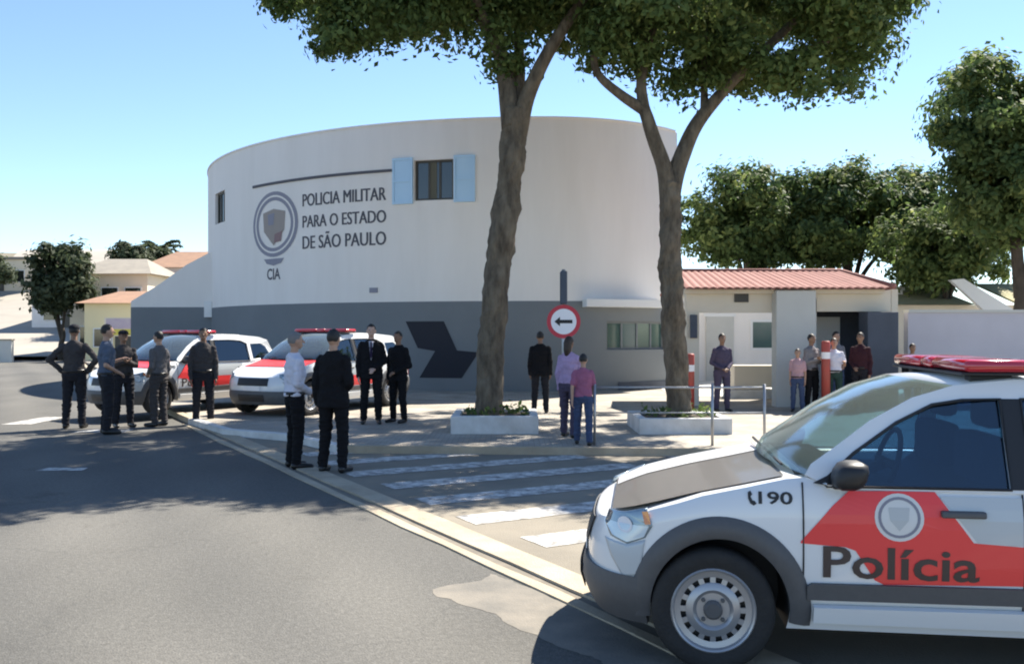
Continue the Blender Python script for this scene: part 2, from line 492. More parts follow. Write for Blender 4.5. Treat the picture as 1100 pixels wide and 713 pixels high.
def catmull(pts, n=6):
    P = [Vector(p) for p in pts]
    P = [P[0]*2-P[1]]+P+[P[-1]*2-P[-2]]
    out = []
    for i in range(1, len(P)-2):
        for k in range(n):
            t = k/n
            a, b, c, d = P[i-1], P[i], P[i+1], P[i+2]
            out.append(0.5*((2*b)+(c-a)*t+(2*a-5*b+4*c-d)*t*t+(3*b-a-3*c+d)*t**3))
    out.append(P[-2])
    return out

# ------------------------------------------------------------------ ground, roads, pavement
struct('ground', sheet([(-1500, -300), (1500, -300), (1500, 2500), (-1500, 2500)], -0.006), M['ground'])
struct('road', sheet([(-90, -30), (60, -30), (60, 60), (-16, 60), (-40, 75), (-90, 75)], 0.0), M['asphalt'])
SW = 0.10
side = [(-5.75, 17.0), (-4.55, 15.15), (-3.3, 14.35), (-2.3, 12.95), (1.0, 12.75), (3.8, 12.5), (9, 12.2), (40, 11.5), (40, 58), (-27, 58)]
struct('sidewalk', prism(bmesh.new(), [(x, y) for x, y in side], -0.1, SW-0.004), M['pavers'])
def strip(line, w, z0, z1):
    """a band of width w on the left of a polyline"""
    bm = bmesh.new()
    L = [Vector((x, y, 0)) for x, y in line]
    ns = []
    for i in range(len(L)):
        d = (L[min(i+1, len(L)-1)]-L[max(i-1, 0)]).normalized()
        ns.append(Vector((d.y, -d.x, 0)))
    prism(bm, [(p.x, p.y) for p in L]+[((p+n*w).x, (p+n*w).y) for p, n in reversed(list(zip(L, ns)))], z0, z1)
    return bm
kf = side[0:8]
struct('kerb', strip(kf[3:], 0.14, -0.1, SW+0.006), M['concrete'])
struct('painted_kerb', strip(kf[0:4], 0.16, -0.1, SW+0.004), M['kerb_white'])
struct('street_kerb', strip([(-27, 58), (-13.6, 31), (-5.75, 17.0)], 0.14, -0.1, SW+0.008), M['concrete'])
# valley gutter across the mouth of the side street
G0, G1 = Vector((2.45, 2.2, 0)), Vector((-5.85, 16.9, 0))
gd = (G1-G0).normalized(); gn = Vector((gd.y, -gd.x, 0))    # gn points to the right-hand side
def gpt(s, t): v = G0+gd*s+gn*t; return (v.x, v.y)
GL = (G1-G0).length
def gstrip(s0, s1, t0, t1, z, m, name, n=24, jit=0.0):
    a = [gpt(s0+(s1-s0)*k/n, t0+random.uniform(-jit, jit)) for k in range(n+1)]
    b = [gpt(s0+(s1-s0)*k/n, t1+random.uniform(-jit, jit)) for k in range(n+1)]
    return struct(name, prism(bmesh.new(), a+b[::-1], -0.05, z), m)
gstrip(-2, GL, 0.045, 0.29, 0.022, M['concrete'], 'gutter_slab', jit=0.012)
gstrip(-2, GL, -0.14, -0.04, 0.012, M['concrete'], 'gutter_edge', jit=0.02)
gstrip(-2, GL, -0.04, 0.045, 0.004, M['concrete_dirty'], 'gutter_channel', jit=0.006)
pp = [(-0.50, 6.0), (-0.15, 6.38), (0.12, 6.1), (0.78, 4.9), (0.95, 4.6), (0.60, 4.5), (0.38, 4.75), (0.12, 5.05), (-0.12, 5.45), (-0.38, 5.75)]
pr = []
for q in range(len(pp)):
    a, b = Vector(pp[q]), Vector(pp[(q+1) % len(pp)])
    for k in range(9):
        c = a.lerp(b, k/9); pr.append((c.x+.07*noise.noise((c.x*5, c.y*5, 0))+.03*noise.noise((c.x*17, c.y*17, 3)), c.y+.07*noise.noise((c.x*5, c.y*5, 8))))
struct('concrete_patch', sheet(pr, 0.0015), mat('patched_concrete', (0.115, 0.111, 0.10), .92, (0.25, 0.222, 0.18), 3.2, .2, 60, detail=12, contrast=.8))
sd = mat('dusty_side_street', (0.165, 0.147, 0.115), 0.92, (0.25, 0.22, 0.17), 0.8, 0.3, 70)
struct('side_street', sheet([gpt(-2, .30), gpt(-2, 14), (30, 12), (9, 12.3), (3.8, 12.6), (1.0, 12.85), (-2.2, 13.0), (-3.2, 14.4), gpt(GL-2.3, .30)], 0.002), sd)
# crossing bars, at right angles to the gutter
along = [3.59, 4.6, 5.61, 6.64, 7.66, 8.68, 9.7, 10.72, 11.7]
for i, s in enumerate(along):
    t0 = 0.46+0.04*(i % 3)
    ln = 3.3
    if s > 11.2: ln = 2.6
    q = [gpt(s-0.21, t0), gpt(s-0.2, t0+ln), gpt(s+0.21, t0+ln), gpt(s+0.2, t0)]
    struct('crosswalk_stripe', sheet(q, 0.006), M['paint'])
struct('stop_line', sheet([gpt(9.7, 4.7), gpt(4.0, 4.7), gpt(4.0, 5.05), gpt(9.7, 5.05)], 0.006), M['paint'])
for i, (x, y, a, b) in enumerate([(-9.0, 17.6, 0.25, 0.75), (-6.9, 15.75, 0.45, 0.25), (-5.45, 11.3, 0.28, 0.12), (-6.4, 11.1, 0.2, 0.1)]):
    struct('worn_road_mark', sheet([(x-a, y-b), (x+a, y-b*0.9), (x+a*0.9, y+b), (x-a*0.8, y+b)], 0.005), M['paint'])

# hillside with the street climbing it, far left
def hill_z(x, y):
    s = max(0.0, min(1.0, (y-58)/75)); s = s*s*(3-2*s)
    e = max(0.0, min(1.0, (-6-x)/22)); e = e*e*(3-2*e)
    return 13*s*e-0.05
bm = bmesh.new()
xs = np.linspace(-150, -4, 50); ys = np.linspace(56, 190, 40)
gv = [[bm.verts.new((x, y, hill_z(x, y)+0.25*noise.noise((x*.1, y*.1, 0))*(hill_z(x, y) > .5))) for x in xs] for y in ys]
for j in range(len(ys)-1):
    for i in range(len(xs)-1): bm.faces.new((gv[j][i], gv[j][i+1], gv[j+1][i+1], gv[j+1][i]))
struct('hillside', bm, M['ground'], True)
bm = bmesh.new(); prev = None
for k in range(40):
    y = 57+k*2.4; xc = -30-(y-57)*0.42
    a = bm.verts.new((xc-7, y, hill_z(xc-7, y)+0.3)); b = bm.verts.new((xc+5, y, hill_z(xc+5, y)+0.3))
    if prev: bm.faces.new((prev[0], prev[1], b, a))
    prev = (a, b)
struct('hill_street', bm, mat('pale_street_concrete', (0.36, 0.33, 0.28), 0.9, (0.29, 0.265, 0.225), 0.4), True)

# ------------------------------------------------------------------ police station with the curved wall
A_END = 0.88*5.0
def wp(s, z, off=0.0):
    if s <= 0:
        a = s/12.5; c = (0.9, 37.5); r = 12.5+off
    elif s <= A_END:
        a = s/5.0; c = (0.9, 30.0); r = 5.0+off
    else:
        return Vector((0.9+5*math.sin(0.88)+off, 30-5*math.cos(0.88)+(s-A_END), z))
    return Vector((c[0]+r*math.sin(a), c[1]-r*math.cos(a), z))
S0, S1 = -23.0, A_END+13
st = thing('police_station', 'white curved police station with grey base, wall lettering and crest', 'building')
OPEN = [(-3.63, -2.51, 5.28, 6.38), (-13.25, -12.05, 5.30, 6.33), (1.70, 3.80, 1.20, 1.98)]
def curved(name, zs, m, off, thick=0.26):
    ss = set(np.round(np.arange(S0, 0.01, 0.5), 3))
    ss |= set(np.round(np.linspace(0, A_END, 16), 3)) | set(np.round(np.linspace(A_END, S1, 4), 3))
    for o in OPEN: ss |= {o[0], o[1]}
    ss = sorted(ss)
    ss = [s for i, s in enumerate(ss) if i == 0 or s-ss[i-1] > 1e-4]
    hole = lambda s, z: any(o[0] < s < o[1] and o[2] < z < o[3] for o in OPEN)
    bm = bmesh.new(); cache = {}
    def V(i, j, k):
        key = (i, j, k)
        if key not in cache: cache[key] = bm.verts.new(wp(ss[i], zs[j], off if k == 0 else -thick))
        return cache[key]
    full = {}
    for i in range(len(ss)-1):
        for j in range(len(zs)-1):
            full[(i, j)] = not hole((ss[i]+ss[i+1])/2, (zs[j]+zs[j+1])/2)
    for (i, j), ok in full.items():
        if not ok: continue
        bm.faces.new((V(i, j, 0), V(i+1, j, 0), V(i+1, j+1, 0), V(i, j+1, 0)))
        bm.faces.new((V(i, j, 1), V(i, j+1, 1), V(i+1, j+1, 1), V(i+1, j, 1)))
        for (di, dj, e) in ((-1, 0, ((i, j), (i, j+1))), (1, 0, ((i+1, j), (i+1, j+1))), (0, -1, ((i, j), (i+1, j))), (0, 1, ((i, j+1), (i+1, j+1)))):
            if not full.get((i+di, j+dj), False):
                (a, b), (c, d) = e
                bm.faces.new((V(a, b, 0), V(c, d, 0), V(c, d, 1), V(a, b, 1)))
    return obj(name, bm, m, st, True)
wall_o = curved('wall', [2.52, 5.28, 5.30, 6.33, 6.38, 7.42], M['wall_white'], 0.0)
dado_o = curved('painted_dado', [-0.1, 1.20, 1.98, 2.52], M['wall_grey'], 0.012)
for o in (wall_o, dado_o):
    md = o.modifiers.new('split', 'EDGE_SPLIT'); md.split_angle = R(40)
def arc_box(s0, s1, z0, z1, o0, o1, n=8):
    bm = bmesh.new(); rows = []
    for k in range(n+1):
        s = s0+(s1-s0)*k/n
        rows.append([bm.verts.new(wp(s, z, o)) for z, o in ((z0, o0), (z1, o0), (z1, o1), (z0, o1))])
    for a, b in zip(rows, rows[1:]):
        for q in range(4): bm.faces.new((a[q], a[(q+1) % 4], b[(q+1) % 4], b[q]))
    bm.faces.new(rows[0]); bm.faces.new(rows[-1][::-1])
    return bm
# flat roof and back wall
foot = [wp(s, 0, -0.2) for s in np.linspace(S0, S1, 60)]
obj('roof', prism(bmesh.new(), [(p.x, p.y) for p in foot], 6.75, 6.95), M['pillar_grey'], st)
bk0, bk1 = wp(S0, 0, -.1), wp(S1, 0, -.1)
bm = bmesh.new()
prism(bm, [(bk0.x, bk0.y), (bk1.x, bk1.y), (bk1.x, bk1.y-.25), (bk0.x, bk0.y-.25)], -.1, 7.4)
obj('back_wall', bm, M['wall_white'], st)
obj('coping', arc_box(S0, S1, 7.42, 7.47, -0.28, 0.03, 80), M['wall_white'], st, False)
# windows
for (s0, s1, z0, z1), mm in zip(OPEN, ('pane_dark', 'pane_dark', 'pane_green')):
    bm = bmesh.new()
    for a, b, c, d in ((s0, s0+.06, z0, z1), (s1-.06, s1, z0, z1), (s0+.06, s1-.06, z0, z0+.06), (s0+.06, s1-.06, z1-.06, z1)):
        t = arc_box(a, b, c, d, -0.16, -0.09, 4); tm = bpy.data.meshes.new('t'); t.to_mesh(tm); t.free(); bm.from_mesh(tm); bpy.data.meshes.remove(tm)
    for q in ((0.36, 0.64) if mm == 'pane_dark' else (0.25, 0.5, 0.75)):
        sm = s0+(s1-s0)*q
        t = arc_box(sm-.03, sm+.03, z0+.06, z1-.06, -0.155, -0.095, 2); tm = bpy.data.meshes.new('t'); t.to_mesh(tm); t.free(); bm.from_mesh(tm); bpy.data.meshes.remove(tm)
    fr = obj('window', bm, M['frame_dark'] if mm == 'pane_dark' else M['wall_grey'], st)
    obj('pane', arc_box(s0+.03, s1-.03, z0+.03, z1-.03, -0.13, -0.12, 4), M[mm], fr)
    if mm == 'pane_dark' and s0 > -5:
        obj('curtain', arc_box(s0+.42, s0+.62, z0+.06, z1-.06, -0.115, -0.108, 3), mat('drab_curtain', (0.12, 0.115, 0.085), .9), fr)
sh_ = obj('shutter', arc_box(-4.26, -3.66, 5.20, 6.46, 0.002, 0.045), M['pale_blue'], st)
obj('frame', arc_box(-4.26, -4.26+.05, 5.20, 6.46, 0.046, 0.07, 2), M['pale_blue'], sh_); obj('frame', arc_box(-3.66-.05, -3.66, 5.20, 6.46, 0.046, 0.07, 2), M['pale_blue'], sh_)
obj('rail', arc_box(-4.26+.05, -3.66-.05, 5.20, 5.26, 0.046, 0.07, 3), M['pale_blue'], sh_); obj('rail', arc_box(-4.26+.05, -3.66-.05, 6.40, 6.46, 0.046, 0.07, 3), M['pale_blue'], sh_); obj('rail', arc_box(-4.26+.05, -3.66-.05, 5.80, 5.85, 0.046, 0.07, 3), M['pale_blue'], sh_)
sh_ = obj('shutter', arc_box(-2.48, -1.90, 5.20, 6.46, 0.002, 0.045), M['pale_blue'], st)
obj('frame', arc_box(-2.48, -2.48+.05, 5.20, 6.46, 0.046, 0.07, 2), M['pale_blue'], sh_); obj('frame', arc_box(-1.90-.05, -1.90, 5.20, 6.46, 0.046, 0.07, 2), M['pale_blue'], sh_)
obj('rail', arc_box(-2.48+.05, -1.90-.05, 5.20, 5.26, 0.046, 0.07, 3), M['pale_blue'], sh_); obj('rail', arc_box(-2.48+.05, -1.90-.05, 6.40, 6.46, 0.046, 0.07, 3), M['pale_blue'], sh_); obj('rail', arc_box(-2.48+.05, -1.90-.05, 5.80, 5.85, 0.046, 0.07, 3), M['pale_blue'], sh_)
obj('canopy', arc_box(1.0, 3.45, 2.36, 2.56, 0.014, 0.45, 10), M['white_paint'], st)
obj('wall_vent', arc_box(-5.0, -4.75, 2.78, 2.92, 0.001, 0.03, 2), M['crest_grey'], st)
obj('plinth_vent', arc_box(2.05, 4.2, 0.10, 0.32, 0.013, 0.05), M['slate'], st)
ws = lambda u, v: wp(u, v, 0.006)
ws2 = lambda u, v: wp(u, v, 0.010)
ws3 = lambda u, v: wp(u, v, 0.014)
wd = lambda u, v: wp(u, v, 0.020)
obj('painted_line', arc_box(-9.87, -4.30, 6.11, 6.185, 0.001, 0.03, 24), M['sign_grey'], st)
for txt, z0, z1 in (('POLICIA MILITAR', 5.34, 5.70), ('PARA O ESTADO', 4.72, 5.07), ('DE SÃO PAULO', 4.10, 4.48)):
    zt = z1+(0.09 if 'Ã' in txt else 0)
    bm = text_bm(txt, -7.44, -4.50, z0, zt, ws, 0.0)
    for q in (.026,):
        t = text_bm(txt, -7.44+q, -4.50+q, z0, zt, lambda u, v, q=q: wp(u, v, .006+q*.05), 0.0)
        tm = bpy.data.meshes.new('t'); t.to_mesh(tm); t.free(); bm.from_mesh(tm); bpy.data.meshes.remove(tm)
    obj('wall_lettering', bm, M['sign_grey'], st)
# arrow emblem on the grey base
obj('arrow_emblem', poly_bm([(-3.88, 1.98), (-2.77, 1.98), (-2.40, 1.19), (-1.80, 1.14), (-2.27, 0.44), (-3.47, 0.44), (-3.02, 1.17), (-3.52, 1.25)], wd, cuts=2), M['navy'], st)
# crest: beaded oval ring, shield, ribbon
ccx, ccz = -8.74, 4.92
cr = obj('crest', poly_bm(circ(ccx, ccz, 1.12, 40, 0.98), ws, [circ(ccx, ccz, 0.80, 40, 0.71)], cuts=1), M['crest_grey'], st)
obj('crest_beads', poly_bm(circ(ccx, ccz, .985, 40, .87), ws2, [circ(ccx, ccz, .925, 40, .815)], cuts=1), M['wall_white'], cr)
obj('crest_shield', poly_bm([(ccx-.55, ccz+.36), (ccx, ccz+.46), (ccx+.55, ccz+.36), (ccx+.50, ccz-.2), (ccx, ccz-.64), (ccx-.50, ccz-.2)], ws2, cuts=1), M['crest_brown'], cr)
obj('crest_star', poly_bm([(ccx-.30, ccz+.30), (ccx+.05, ccz+.34), (ccx+.0, ccz-.02), (ccx-.26, ccz-.02)], ws3), M['crest_grey'], cr)
obj('crest_band', poly_bm([(ccx+.05, ccz-.30), (ccx+.42, ccz-.22), (ccx+.36, ccz-.52), (ccx+.02, ccz-.56)], ws3), M['crest_red'], cr)
obj('crest_ribbon', poly_bm([(ccx-.50, ccz-1.03), (ccx+.50, ccz-1.03), (ccx+.36, ccz-1.17), (ccx, ccz-1.24), (ccx-.36, ccz-1.17)], ws2, cuts=1), M['crest_grey'], cr)
obj('wall_lettering', text_bm('CIA', -9.08, -8.42, 3.26, 3.60, ws, 0.02), M['sign_grey'], st)

# wall running on from the station's left side, its top sloping down
sw = thing('boundary_wall', 'white wall with sloping top and grey base left of the curved station', 'wall', (-10.9, 32.0, 0))
def wall_prof(poly, y0, y1):
    bm = bmesh.new()
    a = [bm.verts.new((x, y0, z)) for x, z in poly]; b = [bm.verts.new((x, y1, z)) for x, z in poly]
    bm.faces.new(a); bm.faces.new(b[::-1])
    for i in range(len(poly)): bm.faces.new((a[i], a[(i+1) % len(poly)], b[(i+1) % len(poly)], b[i]))
    return bm
obj('wall_body', wall_prof([(-2.2, 2.55), (0.75, 2.55), (0.75, 4.55), (-.3, 4.0), (-1.2, 3.35), (-2.2, 2.75)], 0, .25), M['wall_white'], sw)
obj('painted_dado', wall_prof([(-2.2, -.1), (0.75, -.1), (0.75, 2.55), (-2.2, 2.55)], -.012, .25), M['wall_grey'], sw)
obj('meter_box', nb(0.35, 0.62, -.12, -.014, 2.2, 2.75, bev=.01), M['white_paint'], sw)

# ------------------------------------------------------------------ gatehouse on the right
gh = thing('gatehouse', 'low cream gatehouse with salmon tiled roof beside the curved station', 'building', (3.8, 20.0, SW))
def g(name, *a, m='cream', bev=0.0, parent=None): return obj(name, nb(*a, bev=bev), M[m], parent or gh)
g('column', -0.05, 0.22, 0.0, 0.3, -.05, 2.0)
lin = g('lintel', -0.05, 2.75, 0.02, 0.28, 2.0, 2.52)
g('wall', 2.75, 4.35, 0.02, 0.28, 2.02, 2.52)
g('fascia', -0.12, 4.15, -.14, 0.019, 2.40, 2.49)
g('pillar', 1.78, 2.62, -.35, 0.015, -.05, 2.46, m='pillar_grey', bev=.015)
g('pillar', 3.65, 4.30, -.5, 0.015, -.05, 2.0, m='slate', bev=.015)
g('lamp_box', 0.02, 0.16, -.12, -.002, 1.45, 1.95, m='slate', bev=.01)
g('vent', 0.98, 1.28, -.02, 0.018, 2.22, 2.42, m='frame_dark')
g('partition', 2.63, 2.75, 0.02, 2.6, -.05, 2.3, m='pillar_grey')
g('back_wall', 2.75, 4.35, 1.5, 1.7, -.05, 2.4, m='slate')
dr = g('door', 3.10, 3.75, 1.42, 1.497, 0.02, 1.93, m='white_paint', bev=.008)
g('handle', 3.64, 3.70, 1.37, 1.419, 0.95, 1.07, m='steel', parent=dr)
g('side_wall', 4.36, 4.5, 0.02, 2.6, -.05, 2.5)
g('ceiling', -0.05, 4.5, 0.29, 2.6, 2.40, 2.44, m='pillar_grey')
# wavy tile roof, hipped at the right end
bm = bmesh.new()
NX, NY = 150, 6
rows = []
for j in range(NY+1):
    t = j/NY
    row = []
    for i in range(NX+1):
        u = i/NX
        x = -0.15+u*(4.35-0.5*t)
        z = 2.50+0.46*t+0.030*abs(math.sin(u*PI*26))
        row.append(bm.verts.new((x, -0.45+1.75*t, z)))
    rows.append(row)
for a, b in zip(rows, rows[1:]):
    for i in range(NX): bm.faces.new((a[i], a[i+1], b[i+1], b[i]))
solid(bm, 0.03)
rf = obj('roof', bm, M['tile_pink'], gh)
bm = bmesh.new()
q = [(-.15, 1.3, 2.96), (3.7, 1.3, 2.96), (4.2, 3.0, 2.50), (-.15, 3.0, 2.50), (4.2, -.45, 2.50)]
v = [bm.verts.new(p) for p in q]
bm.faces.new((v[0], v[1], v[2], v[3])); bm.faces.new((v[1], v[4], v[2]))
solid(bm, 0.04)
obj('rear_slope', bm, M['tile_pink'], rf)
bm = bmesh.new(); tube(bm, [(-.2, 1.3, 2.97), (3.72, 1.3, 2.97), (4.22, -.47, 2.53)], 0.06, 8)
obj('ridge_tiles', bm, M['tile_pink'], rf, True)
# courtyard seen through the gate
cy = thing('courtyard_building', 'white building seen through the gate opening, in the courtyard', 'building', (5.3, 30.5, SW))
obj('wall', nb(0, 7.5, 0, 6, -.1, 2.95), M['wall_white'], cy)
obj('roof', nb(-.05, 7.55, -.06, 6.3, 2.951, 3.07), M['pillar_grey'], cy)
d = obj('door', nb(1.05, 1.95, -.05, -.003, 0, 2.1), M['pillar_grey'], cy); obj('frame', nb(.97, 2.03, -.03, -.002, 2.1, 2.2), M['white_paint'], d)
wn = obj('window', nb(2.5, 3.3, -.04, -.003, 1.0, 2.0), M['white_paint'], cy); obj('pane', nb(2.58, 3.22, -.05, -.041, 1.08, 1.92), M['pane_green'], wn)
struct('courtyard_bounce_paving', sheet([(3.9, 22.9), (13, 22.9), (13, 30.6), (4.6, 30.6)], SW+.004), mat('pale_bounce_paving', (.66, .63, .57), .9, (.56, .53, .48), 1.2))  # pale floor sheet added to bounce sunlight onto the courtyard wall
pl = thing('low_planter_wall', 'low cream bench wall inside the gate opening', 'low wall', (5.35, 22.4, SW))
obj('wall', nb(0, 1.0, 0, .5, .25, .78, bev=.015), M['cream'], pl)
obj('base', nb(-.15, 1.1, -.25, .6, -.02, .2, bev=.01), M['kerb_white'], pl)
# grey wall to the right, and the house behind it
pw = thing('perimeter_wall', 'long lavender grey wall right of the gatehouse', 'wall', (8.25, 20.1, SW))
obj('wall', nb(0.3, 16, 0, .22, -.1, 2.0), M['lavender'], pw)
obj('coping', nb(0.3, 16.0, -.04, .26, 2.001, 2.06), M['pillar_grey'], pw)
hb = thing('neighbour_house', 'house with mossy tiled roof behind the lavender grey wall', 'house', (11.6, 29.5, 0))
obj('wall', nb(0, 8, 0, 5, 0, 2.55), M['cream'], hb)
bm = bmesh.new(); v = [bm.verts.new(p) for p in [(-.3, -.4, 2.55), (2.9, -.4, 2.55), (2.6, 2.2, 3.25), (.6, 2.2, 3.25), (-.3, 5, 2.55), (2.9, 5, 2.55)]]
for f in ((0, 1, 2, 3), (0, 3, 4), (3, 2, 5, 4), (1, 5, 2)): bm.faces.new([v[i] for i in f])
obj('roof', bm, M['tile_green'], hb)
obj('gable', wall_prof([(1.95, 3.30), (2.35, 3.34), (4.2, 2.2), (4.2, 1.8), (3.6, 1.8)], -.75, -.55), M['white_paint'], hb)
bm = bmesh.new(); v = [bm.verts.new(p) for p in [(4.3, -.4, 2.5), (8.3, -.4, 2.5), (8.3, 2.5, 3.3), (4.3, 2.5, 3.3)]]
bm.faces.new(v); solid(bm, .06)
obj('roof', bm, M['tile_green'], hb)

# red gate posts
def red_post(x, y, h, lab):
    t = thing('gate_post', lab, 'post', (x, y, SW), 0, 'red posts at the gate')
    bm = bmesh.new(); lathe(bm, [(.085, 0), (.085, h-.03), (.07, h)], 14, 'z'); obj('pole', bm, M['red_post'], t, True)
    bm = bmesh.new(); lathe(bm, [(.12, 0), (.12, .04), (.09, .06)], 14, 'z'); obj('base', bm, M['red_post'], t)
    bm = bmesh.new(); lathe(bm, [(.0865, h-.35), (.0865, h-.22)], 14, 'z'); obj('band', bm, M['sign_white'], t)
red_post(3.52, 18.4, 1.15, 'red post beside the right-hand tree trunk')
red_post(6.2, 18.4, 1.4, 'red post standing among the group of people at the gate')

# pedestrian railing along the kerb
rl = thing('pedestrian_railing', 'thin grey pedestrian railing along the kerb by the crossing', 'railing', (1.15, 12.95, SW))
bm = bmesh.new(); tube(bm, [(0, 0, .80), (2.35, -.04, .80)], .014, 8); obj('top_rail', bm, M['steel'], rl, True)
bm = bmesh.new(); tube(bm, [(0, 0, .45), (2.35, -.04, .45)], .009, 8); obj('mid_rail', bm, M['steel'], rl, True)
for x in (0.0, 1.63, 2.35):
    bm = bmesh.new(); tube(bm, [(x, -.018*x, -.02), (x, -.018*x, .85)], .02, 8); obj('post', bm, M['steel'], rl, True)

# one-way sign
sg = thing('road_sign', 'round white sign with red rim and black left arrow on grey pole', 'road sign', (0.83, 15.0, SW))
bm = bmesh.new(); tube(bm, [(0, 0, -.02), (0, 0, 2.58)], .03, 10); obj('pole', bm, M['steel'], sg, True)
bm = bmesh.new(); lathe(bm, [(.27, -.055), (.27, -.035)], 36, 'y', (0, 0, 1.74)); dk = obj('disc', bm, M['sign_red'], sg)
bm = bmesh.new(); lathe(bm, [(.205, -.060), (.205, -.0555)], 36, 'y', (0, 0, 1.74)); obj('face', bm, M['sign_white'], dk)
arr = [(-.15, 0), (-.06, .075), (-.06, .028), (.14, .028), (.14, -.028), (-.06, -.028), (-.06, -.075)]
obj('arrow', wall_prof([(a, 1.74+b) for a, b in arr], -.064, -.0605), M['sign_black'], dk)
bm = bmesh.new(); box(bm, -.055, .055, -.11, .10, 2.02, 2.55, bev=.02)
obj('signal_box', bm, M['slate'], sg)

# ------------------------------------------------------------------ trees
def leaf_mesh(name, P, N, size, m, parent, tint, loc=(0, 0, 0)):
    n = len(P)
    rng = np.random.default_rng(n)
    rv = rng.normal(size=(n, 3))
    nn = N/np.linalg.norm(N, axis=1, keepdims=True)
    u = np.cross(nn, rv); u /= np.linalg.norm(u, axis=1, keepdims=True)
    v = np.cross(nn, u)
    s = size*rng.uniform(0.5, 1.5, size=(n, 1))
    a = P-u*s; b = P+v*s*0.5+nn*s*0.12; c = P+u*s; d = P-v*s*0.5+nn*s*0.12
    co = np.stack([a, b, c, d], 1).reshape(-1, 3).astype(np.float32)
    me = bpy.data.meshes.new(name)
    me.vertices.add(4*n); me.vertices.foreach_set('co', co.ravel())
    me.loops.add(4*n); me.loops.foreach_set('vertex_index', np.arange(4*n, dtype=np.int32))
    me.polygons.add(n); me.polygons.foreach_set('loop_start', np.arange(0, 4*n, 4, dtype=np.int32))
    try: me.polygons.foreach_set('loop_total', np.full(n, 4, dtype=np.int32))
    except Exception: pass
    at = me.attributes.new('tint', 'FLOAT', 'FACE'); at.data.foreach_set('value', tint.astype(np.float32))
    me.materials.append(m); me.update(calc_edges=True)
    o = bpy.data.objects.new(name, me)
    return link(o, parent)

def crown(lobes, per_area, clump_r, per_clump, leaf, m, parent, seed, drop=0.0):
    rng = np.random.default_rng(seed)
    P, N, T = [], [], []
    for (cx, cy, cz, rx, ry, rz) in lobes:
        nclump = max(4, int(per_area*(rx*ry+ry*rz+rx*rz)/3))
        d = rng.normal(size=(nclump, 3)); d /= np.linalg.norm(d, axis=1, keepdims=True)
        rad = rng.uniform(0.5, 1.0, size=(nclump, 1))**0.6
        c = np.array([cx, cy, cz])+d*rad*np.array([rx, ry, rz])
        for k in range(nclump):
            if noise.noise(Vector(c[k])*0.55) < -0.14 and rad[k] > .72: continue
            r = clump_r*rng.uniform(0.55, 1.3)
            n = int(per_clump*rng.uniform(0.6, 1.3))
            q = rng.normal(size=(n, 3))*np.array([1, 1, 0.7])*r*0.55
            P.append(c[k]+q); nn = q/r+d[k]*0.6+np.array([0, 0, 0.7])+rng.normal(size=(n, 3))*0.6
            N.append(nn); T.append(np.clip(rng.normal(0.42+rng.normal()*0.14, 0.17, size=n), 0, 1))
    return leaf_mesh('crown', np.concatenate(P), np.concatenate(N), leaf, m, parent, np.concatenate(T))

def limb(bm, pts, r0, r1, n=12, wob=0.0, seed=0, cm=6):
    P = catmull(pts, cm)
    if wob:
        P = [p+Vector((noise.noise((p.z*1.3, seed, 0)), noise.noise((p.z*1.3, seed, 9)), 0))*wob for p in P]
    k = len(P)
    tube(bm, P, [r0+(r1-r0)*(i/(k-1))**0.8 for i in range(k)], n)

def roughen(bm, amt, sc_):
    for v in bm.verts:
        v.co += v.co.normalized()*0+Vector((noise.noise(v.co*sc_), noise.noise(v.co*sc_+Vector((7, 0, 0))), 0))*amt

# left street tree
t1 = thing('street_tree', 'tall leaning street tree left of the round sign, in white planter', 'tree', (-0.43, 15.2, SW), 0, 'street trees in the pavement')
bm = bmesh.new()
limb(bm, [(0, 0, -.1), (.02, 0, .25), (.07, 0, .9), (.13, 0, 1.9), (.24, 0, 2.9), (.38, 0, 3.9), (.46, 0, 4.7), (.49, 0, 5.2)], .235, .195, 36, .03, 1, 16)
for v in bm.verts:
    if v.co.z < .5: v.co.x *= 1+.35*(.5-v.co.z); v.co.y *= 1+.35*(.5-v.co.z)
roughen(bm, .05, 2.5); roughen(bm, .028, 7.5); roughen(bm, .016, 17)
obj('trunk', bm, M['bark'], t1, True)
bm = bmesh.new()
limb(bm, [(.45, 0, 4.9), (.34, .1, 5.6), (.15, .2, 6.4), (-.6, .4, 7.4), (-1.6, .5, 8.2)], .20, .05, 10, .04, 2)
limb(bm, [(.52, 0, 4.8), (.72, -.1, 5.5), (1.15, -.2, 6.3), (1.8, -.3, 7.2), (2.6, -.2, 8.0)], .16, .05, 10, .04, 3)
limb(bm, [(.48, .05, 5.1), (.55, .4, 6.0), (.5, .9, 7.0), (.3, 1.6, 8.4)], .14, .04, 8, .04, 4)
limb(bm, [(.2, .2, 6.2), (-.2, -.6, 6.9), (-.9, -1.4, 7.6)], .08, .03, 7)
limb(bm, [(-.3, .35, 7.0), (-1.6, .2, 7.1), (-2.6, .3, 7.3)], .08, .03, 7)
obj('limbs', bm, M['bark'], t1, True)
